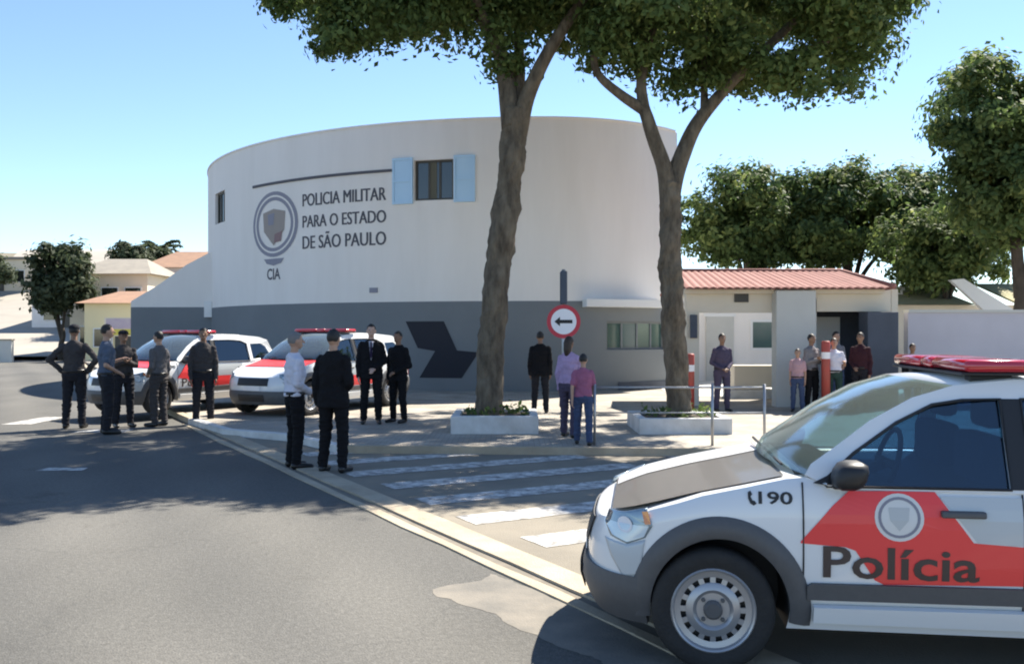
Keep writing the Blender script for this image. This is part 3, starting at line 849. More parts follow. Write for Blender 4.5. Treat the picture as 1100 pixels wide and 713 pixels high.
L1 = [(-2.75, -.2, 7.15, .95, 1.2, .9), (-2.3, .3, 7.2, 1.3, 1.6, 1.0), (-2.8, .8, 8.3, 1.2, 1.6, 1.1), (-1.3, -.6, 7.3, 1.2, 1.4, .95), (-.3, .2, 7.4, 1.3, 1.6, 1.05),
      (.7, -.6, 7.4, 1.1, 1.3, 1.0), (1.5, .3, 7.4, 1.2, 1.4, 1.1), (-1.6, 1.6, 8.3, 2.2, 2.0, 1.3), (.6, 1.6, 8.6, 2.0, 2.0, 1.4), (-1.2, -.9, 9.0, 2.0, 1.8, 1.2),
      (-2.7, 3.0, 8.6, 2.0, 1.8, 1.2), (-4.0, 3.2, 9.3, 1.6, 1.8, 1.1), (-1.7, -.0, 6.75, .55, .6, .45), (-2.55, -.2, 6.45, .6, .6, .5), (.05, -.1, 6.65, .6, .7, .5), (2.3, .2, 7.1, .8, .9, .7), (.3, .2, 6.25, .45, .5, .4),
      (-2.2, 4.6, 9.0, 1.8, 1.8, 1.1), (.2, 4.2, 9.2, 2.2, 2.0, 1.3), (2.0, 3.2, 9.0, 1.8, 2.0, 1.2), (1.2, 6.2, 9.6, 1.8, 1.6, 1.1)]
crown(L1, 30, .33, 185, .056, M['leaf'], t1, 11)
# right street tree
t2 = thing('street_tree', 'forked street tree right of the round sign, in white planter', 'tree', (2.74, 15.2, SW), 0, 'street trees in the pavement')
bm = bmesh.new()
limb(bm, [(0, 0, -.1), (.0, 0, .2), (-.05, 0, .8), (-.11, 0, 1.9), (-.15, 0, 2.8), (-.17, 0, 3.65), (-.17, 0, 4.0)], .21, .17, 36, .02, 5, 16)
for v in bm.verts:
    if v.co.z < .5: v.co.x *= 1+.4*(.5-v.co.z); v.co.y *= 1+.4*(.5-v.co.z)
roughen(bm, .05, 2.5); roughen(bm, .028, 7.5); roughen(bm, .016, 17)
obj('trunk', bm, M['bark'], t2, True)
bm = bmesh.new()
limb(bm, [(-.17, 0, 3.7), (-.30, -.05, 4.3), (-.52, -.1, 4.95), (-.62, -.1, 5.3), (-.60, 0, 5.9), (-.3, .3, 7.0), (-.2, .4, 8.0)], .15, .05, 10, .03, 6)
limb(bm, [(-.58, -.1, 5.15), (-1.0, -.2, 5.4), (-1.35, -.3, 5.7), (-1.42, -.3, 6.1), (-1.3, -.3, 6.9)], .10, .04, 8, .02, 7)
limb(bm, [(-.17, 0, 3.75), (0, .1, 4.3), (.25, .15, 4.9), (.62, .2, 5.4), (1.1, .2, 5.9), (1.9, .2, 6.7), (2.8, .3, 7.6)], .17, .05, 10, .03, 8)
limb(bm, [(.45, .2, 5.2), (.5, .5, 5.9), (.6, .8, 7.2)], .08, .03, 8)
limb(bm, [(1.2, .2, 6.0), (2.0, -.3, 6.1), (2.8, -.6, 6.4)], .07, .03, 8)
obj('limbs', bm, M['bark'], t2, True)
L2 = [(-1.2, -.2, 7.2, 1.2, 1.3, 1.0), (-.4, -.6, 6.5, 1.0, 1.2, .85), (.4, .1, 6.3, .9, 1.2, .8), (1.3, .2, 6.6, 1.1, 1.3, .95), (2.2, -.2, 6.25, .95, 1.1, .95), (2.0, -.3, 5.75, .45, .5, .45),
      (3.0, .2, 6.7, 1.0, 1.2, 1.05), (3.4, .2, 7.5, .75, 1.0, .8), (2.6, .4, 7.7, 1.4, 1.6, 1.2), (.4, .6, 7.9, 1.8, 1.9, 1.3), (-.6, 1.2, 8.4, 1.6, 1.6, 1.2), (1.6, 1.4, 8.8, 1.9, 1.8, 1.2), (.5, -.9, 7.2, 1.3, 1.0, 1.0), (2.2, -.9, 7.1, 1.2, .9, 1.0),
      (-1.2, 0, 6.3, .5, .6, .5), (1.4, .1, 5.75, .45, .6, .35), (2.75, .1, 5.85, .5, .6, .5),
      (-.4, 3.8, 9.0, 1.9, 2.0, 1.2), (1.8, 3.6, 8.6, 1.9, 2.0, 1.2), (3.0, 2.4, 8.2, 1.4, 1.6, 1.1), (.8, 6.0, 9.4, 1.9, 1.8, 1.1), (3.0, 5.4, 9.2, 1.6, 1.6, 1.1), (1.3, 8.2, 9.9, 1.8, 1.7, 1.1), (3.0, 8.0, 9.6, 1.5, 1.7, 1.0), (-.8, 6.8, 9.8, 1.6, 1.6, 1.0)]
crown(L2, 30, .32, 185, .055, M['leaf'], t2, 12)

def planter(x, y, sx, sy, h, lab, seed):
    t = thing('tree_planter', lab, 'planter', (x, y, SW), 0, 'white planters round the street trees')
    bm = bmesh.new(); T = .13
    for a in ((-sx, sx, -sy, -sy+T), (-sx, sx, sy-T, sy), (-sx, -sx+T, -sy+T, sy-T), (sx-T, sx, -sy+T, sy-T)): box(bm, *a, -.05, h, bev=.012)
    obj('rim', bm, M['kerb_white'], t)
    bm = bmesh.new(); box(bm, -sx+T, sx-T, -sy+T, sy-T, -.05, h-.05); obj('soil', bm, M['soil'], t)
    rng = np.random.default_rng(seed); n = 150
    P = np.stack([rng.uniform(-sx+.15, sx-.15, n), rng.uniform(-sy+.15, sy-.15, n), h+np.abs(rng.normal(.02, .05, n))], 1)
    o = leaf_mesh('ground_cover', P, rng.normal(size=(n, 3))+np.array([0, -.3, .8]), .05, M['leaf'], t, rng.uniform(0, .7, n))
    o['kind'] = 'stuff'
planter(-.27, 15.15, .68, .75, .27, 'white planter kerb round the left leaning tree', 3)
planter(2.68, 15.1, .72, .75, .24, 'white planter kerb round the right forked tree', 4)

def bg_tree(name, lab, x, y, z0, trunk_h, lobes, leaf, m, seed, per_area, clump, per, tr=.16, group=None):
    t = thing(name, lab, 'tree', (x, y, z0), 0, group)
    bm = bmesh.new(); rnd = random.Random(seed)
    limb(bm, [(0, 0, -.1), (rnd.uniform(-.1, .1), 0, trunk_h*.5), (rnd.uniform(-.15, .15), 0, trunk_h), (0, 0, trunk_h*1.4)], tr, tr*.6, 9, .05, seed)
    for l in lobes[:5]: limb(bm, [(0, 0, trunk_h*.85), (l[0]*.4, l[1]*.4, trunk_h*.5+l[2]*.5), (l[0], l[1], l[2])], tr*.5, tr*.15, 6)
    obj('trunk', bm, M['bark_dark'], t, True)
    crown(lobes, per_area, clump, per, leaf, m, t, seed)
    return t
GT = 'round-headed trees behind the gatehouse'
def round_lobes(w, h0, h1, seed, dep=None):
    rnd = random.Random(seed); dep = dep or w*.8; out = []
    zc = (h0+h1)/2; hz = (h1-h0)/2
    for k in range(11):
        a = rnd.uniform(0, 2*PI); q = rnd.uniform(.25, .68); e = rnd.uniform(-.5, .6)
        out.append((w*q*math.cos(a), dep*q*math.sin(a), zc+hz*e*.8, w*.42, w*.42, hz*.42))
    out.append((0, 0, zc, w*.6, dep*.6, hz*.72))
    return out
bg_tree('round_tree', 'round dark tree above the left end of the salmon roof', 8.6, 34, 0, 3.4, round_lobes(3.1, 3.5, 8.2, 1), .10, M['leaf_light'], 21, 26, .42, 90, .2, GT)
bg_tree('round_tree', 'broad dark tree above the middle of the salmon roof', 12.4, 34, 0, 3.7, round_lobes(3.5, 3.5, 8.8, 2), .10, M['leaf_light'], 22, 26, .42, 90, .22, GT)
bg_tree('round_tree', 'dark tree between the salmon roof and the big right-hand tree', 15.3, 33, 0, 2.9, round_lobes(2.7, 2.7, 7.2, 3), .10, M['leaf_light'], 23, 28, .42, 90, .16, GT)
bg_tree('round_tree', 'low leafy tree filling the gap left of the big right-hand tree', 14.0, 30, 0, 2.2, round_lobes(2.2, 2.5, 6.4, 9), .09, M['leaf_light'], 29, 26, .40, 90, .14, GT)
bg_tree('round_tree', 'big near tree cut off by the right edge of the photo', 14.1, 26, SW, 3.0, round_lobes(3.5, 2.9, 9.9, 4), .09, M['leaf_light'], 24, 34, .42, 110, .2)
bg_tree('bushy_tree', 'bushy dark tree beside the cream house at far left', -27.6, 57, hill_z(-27.6, 57), 1.6, round_lobes(1.95, 2.2, 7.9, 5), .16, M['leaf_far'], 25, 22, .5, 60, .2)
bg_tree('bushy_tree', 'grey green trees behind the cream house roof', -30.5, 76, hill_z(-30.5, 76), 3, round_lobes(3.0, 2.5, 7.6, 6), .18, M['leaf_far'], 26, 18, .5, 60, .2)
bg_tree('bushy_tree', 'small tree cut off by the left edge of the photo', -49.5, 88, hill_z(-49.5, 88), 2, round_lobes(2.2, 1.0, 4.8, 7), .16, M['leaf_far'], 27, 20, .5, 60, .18)
# feathery palm-like tree
pt = thing('palm_tree', 'feathery palm behind the houses left of the station', 'tree', (-29.6, 78, hill_z(-29.6, 78)))
bm = bmesh.new(); limb(bm, [(0, 0, 0), (.1, 0, 3), (.0, 0, 6.2)], .22, .16, 9); obj('trunk', bm, M['bark_dark'], pt, True)
rng = np.random.default_rng(5); P = []; N = []
for k in range(26):
    a = 2*PI*k/26+rng.uniform(-.1, .1); up = rng.uniform(-.1, 1.1); L = rng.uniform(1.9, 2.7)
    for s in np.linspace(.1, 1, 46):
        r = L*s*math.cos(up*.7); z = 6.2+L*s*math.sin(up)-1.3*s*s
        for q in (-1, 1):
            o = q*.22*(1-s*.6)
            P.append((r*math.cos(a)-o*math.sin(a), r*math.sin(a)+o*math.cos(a), z)); N.append((math.cos(a)*q*.3, math.sin(a)*q*.3, 1))
leaf_mesh('crown', np.array(P), np.array(N)+rng.normal(size=(len(P), 3))*.4, .2, M['leaf_far'], pt, rng.uniform(0, .8, len(P)))

# ------------------------------------------------------------------ houses on the left
def house(name, lab, x, y, z, wx, wy, h, wallm, roofm, rh, wins, door=None, cat='house', flat=False):
    t = thing(name, lab, cat, (x, y, z))
    obj('wall', nb(-wx/2, wx/2, 0, wy, -1, h), wallm, t)
    bm = bmesh.new()
    if flat: box(bm, -wx/2-.2, wx/2+.2, -.2, wy+.2, h+.002, h+.25)
    else:
        v = [bm.verts.new(p) for p in [(-wx/2-.4, -.4, h), (wx/2+.4, -.4, h), (wx/2+.4, wy+.4, h), (-wx/2-.4, wy+.4, h), (-wx/2+wy*.2, wy/2, h+rh), (wx/2-wy*.2, wy/2, h+rh)]]
        for f in ((0, 1, 5, 4), (1, 2, 5), (2, 3, 4, 5), (3, 0, 4), (0, 3, 2, 1)): bm.faces.new([v[i] for i in f])
    obj('roof', bm, roofm, t)
    for (wx0, wz0, ww, wh) in wins:
        f = obj('window', nb(wx0-.06, wx0+ww+.06, -.08, -.003, wz0-.06, wz0+wh+.06), M['white_paint'], t)
        obj('pane', nb(wx0, wx0+ww, -.09, -.081, wz0, wz0+wh), M['pane_dark'], f)
    if door: obj('door', nb(door, door+.9, -.07, -.003, 0, 2.1), M['frame_dark'], t)
    return t
Wc = mat('sunny_cream_wall', (0.80, 0.70, 0.54), 0.9, (0.72, 0.63, 0.48), 0.5)
Wy = mat('pale_yellow_wall', (0.82, 0.71, 0.42), 0.9, (0.76, 0.66, 0.40), 0.5)
Wp = mat('pale_pink_wall', (0.76, 0.66, 0.60), 0.9, (0.70, 0.60, 0.55), 0.5)
Rg = mat('weathered_grey_tile', (0.22, 0.20, 0.17), 0.9, (0.30, 0.27, 0.22), 1.5)
house('cream_house', 'cream two-storey house with grey roof behind the officers at left', -26.0, 60, hill_z(-26, 60), 5.0, 6, 5.5, Wc, Rg, 1.2, [(-1.9, 3.5, 1.0, 1.1), (-.4, 3.5, 1.0, 1.1), (1.1, 3.5, 1.0, 1.1), (-1.8, .9, 1.2, 1.2)], .4)
house('yellow_house', 'small pale yellow house in front of the cream house', -22.6, 54, 0, 4.4, 5, 3.4, Wy, M['tile_orange'], .8, [(-1.6, .9, 1.0, 1.0), (.8, .9, 1.0, 1.0)], -.4)
house('terracotta_house', 'house with orange tiled roof next to the white station', -23.0, 66, hill_z(-23, 66), 6.0, 6, 6.0, Wp, M['tile_orange'], 1.4, [(-1.9, 3.8, 1.1, 1.1), (.6, 3.8, 1.1, 1.1)], -2.2)
house('flat_roofed_house', 'low beige house far left beyond the street corner', -50.5, 92, hill_z(-50.5, 92), 7, 6, 3.4, Wc, Rg, .4, [(-3, 1.2, 1.3, 1.1), (1, 1.2, 1.3, 1.1)], -.6, flat=True)
house('white_house', 'small white house between the bushy tree and the cream house', -36.2, 76, hill_z(-36.2, 76), 6, 5, 3.4, M['wall_white'], Rg, 1.0, [(-2, .9, 1.1, 1.1), (.9, .9, 1.1, 1.1)], -.5)
# yellow hoarding by the street
hd = thing('billboard', 'small yellow and purple hoarding below the yellow house', 'billboard', (-20.6, 50, 0))
obj('panel', nb(-1.3, 1.3, 0, .08, 1.5, 2.5), M['cream'], hd)
obj('poster', nb(-1.2, 1.2, -.012, -.003, 1.9, 2.45), mat('poster_mauve', (.38, .30, .42), .7, (.5, .45, .45), 1.5), hd)
obj('stripe', nb(-1.2, 1.2, -.011, -.002, 1.55, 1.88), mat('poster_yellow', (.55, .48, .09), .7), hd)
for x in (-1.1, 1.1): obj('post', nb(x-.06, x+.06, .09, .2, -.1, 2.5), M['steel'], hd)
gw = thing('garden_wall', 'low grey wall along the street at the far left', 'wall', (-37, 53, 0))
obj('wall', nb(-14, 8.5, 0, .25, -.1, 1.25), M['pillar_grey'], gw)
obj('coping', nb(-14.05, 8.55, -.04, .29, 1.251, 1.33), M['concrete'], gw)

# ------------------------------------------------------------------ patrol cars
NX0, NL, NN = -0.05, 0.595, 3.0           # nose start, length, exponent
TX0, TL = 2.75, 0.60
HW = 0.82
def setback(z): return 0.13*max(0, min(1, (z-.52)/.3))**1.5+0.05*max(0, min(1, (.34-z)/.16))
def rset(z): return 0.10*max(0, min(1, (z-.55)/.5))
def inset(z):
    if z < .35: return .02+.06*(.35-z)/.2
    if z < .55: return .02*(.55-z)/.2
    if z < .74: return 0.0
    if z < .90: return .03*((z-.74)/.16)**1.5
    return .03+(z-.90)*.36
def Wd(x, z):
    w = HW
    if x < NX0:
        t = min(1, (NX0-x)/(NL-setback(z))); w = HW*max(0, 1-t**NN)**(1/NN)
    elif x > TX0:
        t = min(1, (x-TX0)/(TL-rset(z))); w = HW*max(0, 1-t**4)**.25
    return max(0, w-inset(z)*min(1, w/.5))
def near(off): return lambda x, z: Vector((x, -(Wd(x, z)+off), z))
def both(off, s): return lambda x, z: Vector((x, s*(Wd(x, z)+off), z))
SH = [(-.72, .65), (-.60, .685), (-.45, .74), (-.32, .785), (-.07, .85), (.165, .90), (.34, .94), (.44, .955), (.50, .935), (.58, .905), (.7, .90), (2.6, .905), (3.1, .92), (3.4, .92)]
def Sh(x):
    for (a, za), (b, zb) in zip(SH, SH[1:]):
        if x <= b: t = max(0, (x-a)/(b-a)); return za+(zb-za)*t
    return SH[-1][1]
TYRE = .30
AXLES = (0.0, 2.46)

def body_mesh():
    half = []
    for k in range(15):
        a = PI/2*k/14
        half.append((NX0-NL*max(0, math.cos(a))**(2/NN), HW*max(0, math.sin(a))**(2/NN)))
    x = NX0+.1
    while x < TX0-.02: half.append((x, HW)); x += .1
    for k in range(9):
        a = PI/2*k/8
        half.append((TX0+TL*max(0, math.sin(a))**.5, HW*max(0, math.cos(a))**.5))
    n = len(half)
    VS = [0, .06, .14, .24, .36, .5, .64, .76, .86, .93, .975, 1.0]
    zb = .215
    bm = bmesh.new()
    def pt(j, v, sgn):
        x, y = half[j]
        top = Sh(x)
        z = zb+v*(top-zb)
        if x < NX0: x = NX0-(NX0-x)/NL*(NL-setback(z))
        if x > TX0: x = TX0+(x-TX0)/TL*(TL-rset(z))
        y = max(0, y-inset(z)*min(1, y/.5))
        rnd = max(0, (v-.9)/.1)
        y *= 1-.018*rnd**2
        return (x, y*sgn, z)
    G = {}
    for j in range(n):
        for i, v in enumerate(VS):
            p = pt(j, v, -1); G[(j, i, -1)] = bm.verts.new(p)
            G[(j, i, 1)] = G[(j, i, -1)] if p[1] > -1e-5 else bm.verts.new((p[0], -p[1], p[2]))
    def face(*vs):
        u = []
        for v in vs:
            if v not in u: u.append(v)
        if len(u) >= 3:
            try: return bm.faces.new(u)
            except ValueError: pass
    for sgn in (-1, 1):
        for j in range(n-1):
            for i in range(len(VS)-1):
                face(G[(j, i, sgn)], G[(j+1, i, sgn)], G[(j+1, i+1, sgn)], G[(j, i+1, sgn)])
    K = 10
    for level, i in ((1, len(VS)-1), (0, 0)):
        prev = None
        for j in range(n):
            a, b = G[(j, i, -1)], G[(j, i, 1)]
            if a is b: row = [a]*(K+1)
            else:
                row = [a]
                for k in range(1, K):
                    t = k/K*2-1
                    cr_ = .008*(1-abs(t)**2.4)*min(1, abs(a.co.y)/.5) if level and half[j][0] < .45 else 0
                    if level and half[j][0] > .45: cr_ = 0
                    row.append(bm.verts.new((a.co.x-(0.10*(1-t*t) if level and .1 < half[j][0] < .45 else 0)*0, a.co.y*(-t), a.co.z+cr_)))
                row.append(b)
            if prev:
                for k in range(K): face(prev[k], prev[k+1], row[k+1], row[k])
            prev = row
    bmesh.ops.recalc_face_normals(bm, faces=bm.faces)
    # wheel arches cut out
    cb = bmesh.new()
    for ax in AXLES:
        for s in (-1, 1):
            lathe(cb, [(.345, s*.40), (.345, s*1.1)], 48, 'y', (ax+.02, 0, TYRE+.01))
    bmesh.ops.recalc_face_normals(cb, faces=cb.faces)
    cm = bpy.data.meshes.new('cut'); cb.to_mesh(cm); cb.free()
    co = bpy.data.objects.new('cut', cm); COL.objects.link(co)
    me = eval_mesh(bm, [('BOOLEAN', dict(operation='DIFFERENCE', object=co, solver='EXACT'))], 'body')
    bpy.data.objects.remove(co); bpy.data.meshes.remove(cm)
    return me

def mesh_obj(name, me, mats, parent, smooth=True):
    me.materials.clear()
    for m in (mats if isinstance(mats, (list, tuple)) else [mats]): me.materials.append(m)
    me.polygons.foreach_set('use_smooth', [smooth]*len(me.polygons))
    return link(bpy.data.objects.new(name, me), parent)

def split_obj(o, ang=35):
    md = o.modifiers.new('split', 'EDGE_SPLIT'); md.split_angle = R(ang)
    return o

PILLAR = [(.44, .965), (.47, 1.015), (.60, 1.105), (.76, 1.222), (.97, 1.335), (1.17, 1.395)]
ROOF = [(1.17, 1.395), (1.45, 1.425), (2.2, 1.43), (2.75, 1.39), (2.98, 1.33)]
REAR = [(2.98, 1.33), (3.16, 1.12), (3.24, .93)]
WIN_F = [(.535, .915), (.545, .955), (.675, 1.07), (.885, 1.215), (1.06, 1.302), (1.20, 1.325), (1.375, 1.333), (1.375, .915)]
WIN_R = [(1.47, .915), (1.47, 1.333), (1.9, 1.335), (2.2, 1.315), (2.34, 1.26), (2.34, .92)]
WIN_Q = [(2.44, .935), (2.44, 1.255), (2.75, 1.265), (2.88, 1.20), (3.02, .96)]
RED = [(.411, .653), (.561, .826), (.638, .895), (.83, .899), (1.03, .899), (1.196, .668), (1.417, .655), (2.05, .655), (1.95, .48), (1.339, .470), (.795, .457), (.753, .477), (.664, .616), (.617, .632), (.411, .644)]
GREYP = [(1.05, .880), (1.22, .66), (2.1, .663), (2.1, .880)]

def add_wheel(parent, ax, s):
    c = (ax, s*.735, TYRE)
    bm = bmesh.new()
    lathe(bm, [(.205, s*-.09), (.27, s*-.095), (.292, s*-.08), (.30, s*-.05), (.30, s*.05), (.293, s*.075), (.275, s*.088), (.24, s*.090), (.205, s*.078)], 48, 'y', (0, 0, 0), closed=True)
    # tread blocks
    wh = obj('wheel', bm, M['rubber'], parent, True, c); split_obj(wh, 40)
    bm = bmesh.new()
    lathe(bm, [(.207, s*.078), (.200, s*.085), (.192, s*.080), (.186, s*.062), (.158, s*.056), (.158, s*.050), (.186, s*.04), (.207, s*.04)], 48, 'y', (0, 0, 0), closed=True)
    lathe(bm, [(.132, s*.060), (.122, s*.066), (.098, s*.072), (.08, s*.056), (.045, s*.056), (.045, s*.045), (.132, s*.045)], 48, 'y', (0, 0, 0), closed=True)
    for k in range(16):
        a = 2*PI*k/16
        vs = []
        for rr, da, yy in ((.128, -.10, .058), (.128, .10, .058), (.162, .085, .055), (.162, -.085, .055)):
            vs.append((rr*math.cos(a+da), s*yy, rr*math.sin(a+da)))
        f = [bm.verts.new(v) for v in vs]; b2 = [bm.verts.new((v[0], v[1]-s*.012, v[2])) for v in vs]
        bm.faces.new(f); bm.faces.new(b2[::-1])
        for q in range(4): bm.faces.new((f[q], f[(q+1) % 4], b2[(q+1) % 4], b2[q]))
    r_ = obj('rim', bm, M['rim'], wh, True); split_obj(r_, 30)
    bm = bmesh.new(); lathe(bm, [(.205, s*.0), (.205, s*.02)], 32, 'y'); obj('brake_drum', bm, M['plastic_dark'], wh)
    bm = bmesh.new(); lathe(bm, [(.046, s*.050), (.046, s*.074), (.035, s*.082)], 20, 'y')
    for k in range(4):
        a = PI/4+k*PI/2
        lathe(bm, [(.011, s*.050), (.011, s*.068)], 6, 'y', (.066*math.cos(a), 0, .066*math.sin(a)))
    obj('hub_cap', bm, M['plastic'], wh, False)

def build_car(label, group, hood_red=False):
    car = thing('patrol_car', label, 'police car', (0, 0, 0), 0, group)
    me = body_mesh()
    bd = mesh_obj('body', me, [M['car_white'], M['plastic_dark']], car)
    for p in me.polygons:
        c = p.center
        if (c.x > .46 and p.normal.z > .8 and c.z > .85) or p.normal.z < -.9: p.material_index = 1
        if abs(c.y) < .80 and c.z < .7 and any(math.hypot(c.x-ax-.02, c.z-TYRE-.01) < .3455 for ax in AXLES): p.material_index = 1
    split_obj(bd, 38)
    # hood panel
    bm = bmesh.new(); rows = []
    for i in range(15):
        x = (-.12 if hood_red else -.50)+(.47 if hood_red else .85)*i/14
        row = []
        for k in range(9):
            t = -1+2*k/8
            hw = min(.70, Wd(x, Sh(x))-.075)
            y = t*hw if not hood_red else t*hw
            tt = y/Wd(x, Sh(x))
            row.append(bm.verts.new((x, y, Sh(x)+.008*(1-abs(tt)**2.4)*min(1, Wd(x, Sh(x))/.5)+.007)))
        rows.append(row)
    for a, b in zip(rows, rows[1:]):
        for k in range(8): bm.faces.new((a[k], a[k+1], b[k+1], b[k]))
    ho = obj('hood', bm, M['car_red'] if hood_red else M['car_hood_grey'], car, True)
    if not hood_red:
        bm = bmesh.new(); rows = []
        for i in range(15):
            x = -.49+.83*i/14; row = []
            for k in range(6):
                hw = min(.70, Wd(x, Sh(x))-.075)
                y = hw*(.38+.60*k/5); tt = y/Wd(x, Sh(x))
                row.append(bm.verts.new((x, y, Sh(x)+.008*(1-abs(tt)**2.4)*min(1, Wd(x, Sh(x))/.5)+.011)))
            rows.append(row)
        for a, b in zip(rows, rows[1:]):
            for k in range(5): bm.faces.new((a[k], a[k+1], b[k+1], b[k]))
        obj('hood_highlight', bm, M['car_white'], ho, True)  # bright highlight along the far hood, painted on as a white strip
    # glasshouse sides
    for s in (-1, 1):
        outer = PILLAR+ROOF[1:]+REAR[1:]+[(2.6, .905), (1.4, .90), (.7, .90), (.56, .905), (.49, .94)]
        bm = poly_bm(outer, both(0, s), [WIN_F, WIN_R, WIN_Q])
        solid(bm, .03)
        obj('side_frame', bm, M['car_white'], car)
        for wv, nm in ((WIN_F, 'front_window'), (WIN_R, 'rear_window'), (WIN_Q, 'quarter_window')):
            obj(nm, solid(poly_bm(wv, both(-.016, s)), .004), M['glass_side'], car)
        # blacked-out pillar between the doors
        obj('door_pillar', solid(poly_bm([(1.38, .915), (1.38, 1.333), (1.465, 1.333), (1.465, .915)], both(.004, s)), .004), M['plastic_dark'], car)
        tubepts = [both(.004, s)(x, z) for x, z in WIN_F+[WIN_F[0]]]
        bm = bmesh.new(); tube(bm, tubepts, .008, 6); obj('window_seal', bm, M['plastic_dark'], car)
        tubepts = [both(.004, s)(x, z) for x, z in WIN_R+[WIN_R[0]]]
        bm = bmesh.new(); tube(bm, tubepts, .008, 6); obj('window_seal', bm, M['plastic_dark'], car)
        # doors' shut lines
        for xs_ in ((.424, .93), (1.42, .895), (2.36, .895)):
            if xs_[0] > 2: pts = [both(.001, s)(xs_[0], z) for z in np.linspace(.70, xs_[1], 8)]
            else: pts = [both(.001, s)(xs_[0], z) for z in np.linspace(.32, xs_[1], 14)]
            bm = bmesh.new(); tube(bm, pts, .0045, 5); obj('shut_line', bm, M['plastic_dark'], car)
        # cladding: arch flares, moulding, sill
        for ax in AXLES:
            bm = bmesh.new(); rings = []
            cx, cz = ax+.03, TYRE+.0
            for k in range(41):
                a = R(-8)+R(196)*k/40
                ring = []
                for rr, off in ((.335, -.05), (.335, .018), (.36, .030), (.405, .026), (.435, .004), (.435, -.03)):
                    ex = 1.0+(.04 if math.sin(a) > .5 else 0)*0
                    x, z = cx+rr*math.cos(a)*ex, cz+rr*math.sin(a)*1.06
                    yy = Wd(min(max(x, -.45), 3.2), max(.25, z))+off
                    ring.append(bm.verts.new((x, s*yy, z)))
                rings.append(ring)
            for a, b in zip(rings, rings[1:]):
                for q in range(5): bm.faces.new((a[q], a[q+1], b[q+1], b[q]))
            bm.faces.new(rings[0]); bm.faces.new(rings[-1][::-1])
            fl = obj('arch_flare', bm, M['plastic'], car, True); split_obj(fl, 45)
            add_wheel(car, ax, s)
        obj('door_moulding', solid(poly_bm([(.44, .375), (.44, .440), (.46, .455), (2.05, .465), (2.07, .40), (2.05, .385)], both(.006, s), cuts=2), .018), M['plastic'], car)
        obj('sill', solid(poly_bm([(.47, .27), (.47, .350), (2.02, .360), (2.02, .27)], both(.012, s), cuts=2), .03), M['car_white'], car)
        # livery
        obj('red_livery', poly_bm(RED, both(.0035, s), cuts=2), M['car_red'], car)
        obj('grey_livery', poly_bm(GREYP, both(.0025, s), cuts=2), M['car_grey'], car)
        dc = obj('door_crest', poly_bm(circ(.863, .778, .112), both(.005, s), cuts=1), M['crest_white'], car)
        obj('crest_ring', poly_bm(circ(.863, .778, .096), both(.0065, s), [circ(.863, .778, .083)]), M['crest_grey'], dc)
        obj('crest_shield', poly_bm([(.815, .825), (.911, .825), (.905, .765), (.863, .715), (.821, .765)], both(.0065, s)), mat('crest_pale', (.52, .54, .54), .5), dc)
        fx = (lambda q: q) if s < 0 else (lambda q: 1.735-q)
        obj('door_lettering', text_bm('Polícia', .514, 1.221, .482, .635, lambda u, v, s=s: both(.0075, s)(fx(u), v), .016), M['letter_dark'], car)
        obj('phone_number', text_bm('190', .215, .376, .825, .885, lambda u, v, s=s: both(.004, s)(u if s < 0 else .59-u, v), .02), M['plastic_dark'], car)
        ph = [(.165, 0.880), (.178, 0.887), (.186, 0.870), (.178, 0.860), (.186, 0.843), (.198, 0.839), (.206, 0.827), (.192, 0.817), (.176, 0.827), (.166, 0.850)]
        obj('phone_symbol', poly_bm(ph, both(.004, s)), M['plastic_dark'], car)
        # handles and mirror
        for hx in (1.05, 1.98):
            bm = bmesh.new(); box(bm, hx, hx+.2, -.016, .016, -.016, .016, bev=.008)
            for v in bm.verts: v.co = both(.012, s)(v.co.x, .80+v.co.z*1.0)+Vector((0, v.co.y, 0))
            obj('door_handle', bm, M['plastic'], car, True)
        bm = bmesh.new(); box(bm, .555, .70, s*(Wd(.63, .98)+.10)-.10, s*(Wd(.63, .98)+.10)+.10, .915, 1.045, bev=.045)
        for v in bm.verts: v.co.x += (v.co.z-.98)*.25
        mi = obj('mirror', bm, M['plastic_dark'], car, True)
        bm = bmesh.new(); box(bm, .56, .66, s*(Wd(.6, .93)-.01) if s > 0 else -(Wd(.6, .93)+.05), s*(Wd(.6, .93)+.05) if s > 0 else -(Wd(.6, .93)-.01), .905, .95, bev=.01)
        obj('mirror_arm', bm, M['plastic_dark'], mi)
        obj('mirror_corner', solid(poly_bm([(.475, .93), (.56, .915), (.60, .99), (.545, .965)], both(.006, s)), .006), M['plastic_dark'], car)
        # headlight wrapped round the corner
        hl = obj('headlight', solid(poly_bm([(-.535, .675), (-.515, .735), (-.44, .748), (-.325, .785), (-.295, .70), (-.33, .64), (-.42, .60), (-.505, .62)], both(.006, s), cuts=3), .01), M['lamp_inner'], car, True)
        obj('lens', poly_bm([(-.525, .665), (-.505, .69), (-.31, .70), (-.335, .645), (-.42, .608), (-.495, .628)], both(.010, s), cuts=3), M['lamp_glass'], hl, True)
        obj('bulb', poly_bm(circ(-.43, .69, .038, 18), both(.0125, s)), M['sign_white'], hl)
        obj('indicator', poly_bm([(-.345, .765), (-.315, .77), (-.30, .71), (-.33, .705)], both(.0125, s)), M['amber'], hl)
        obj('corner_panel', solid(poly_bm([(-.535, .605), (-.43, .595), (-.33, .63), (-.36, .45), (-.44, .43), (-.50, .52)], both(.005, s), cuts=3), .008), M['car_grey'], car, True)
        obj('taillight', solid(poly_bm([(3.12, .60), (3.12, .95), (3.20, .95), (3.26, .60)], both(.006, s), cuts=2), .01), M['red_lens'], car, True)
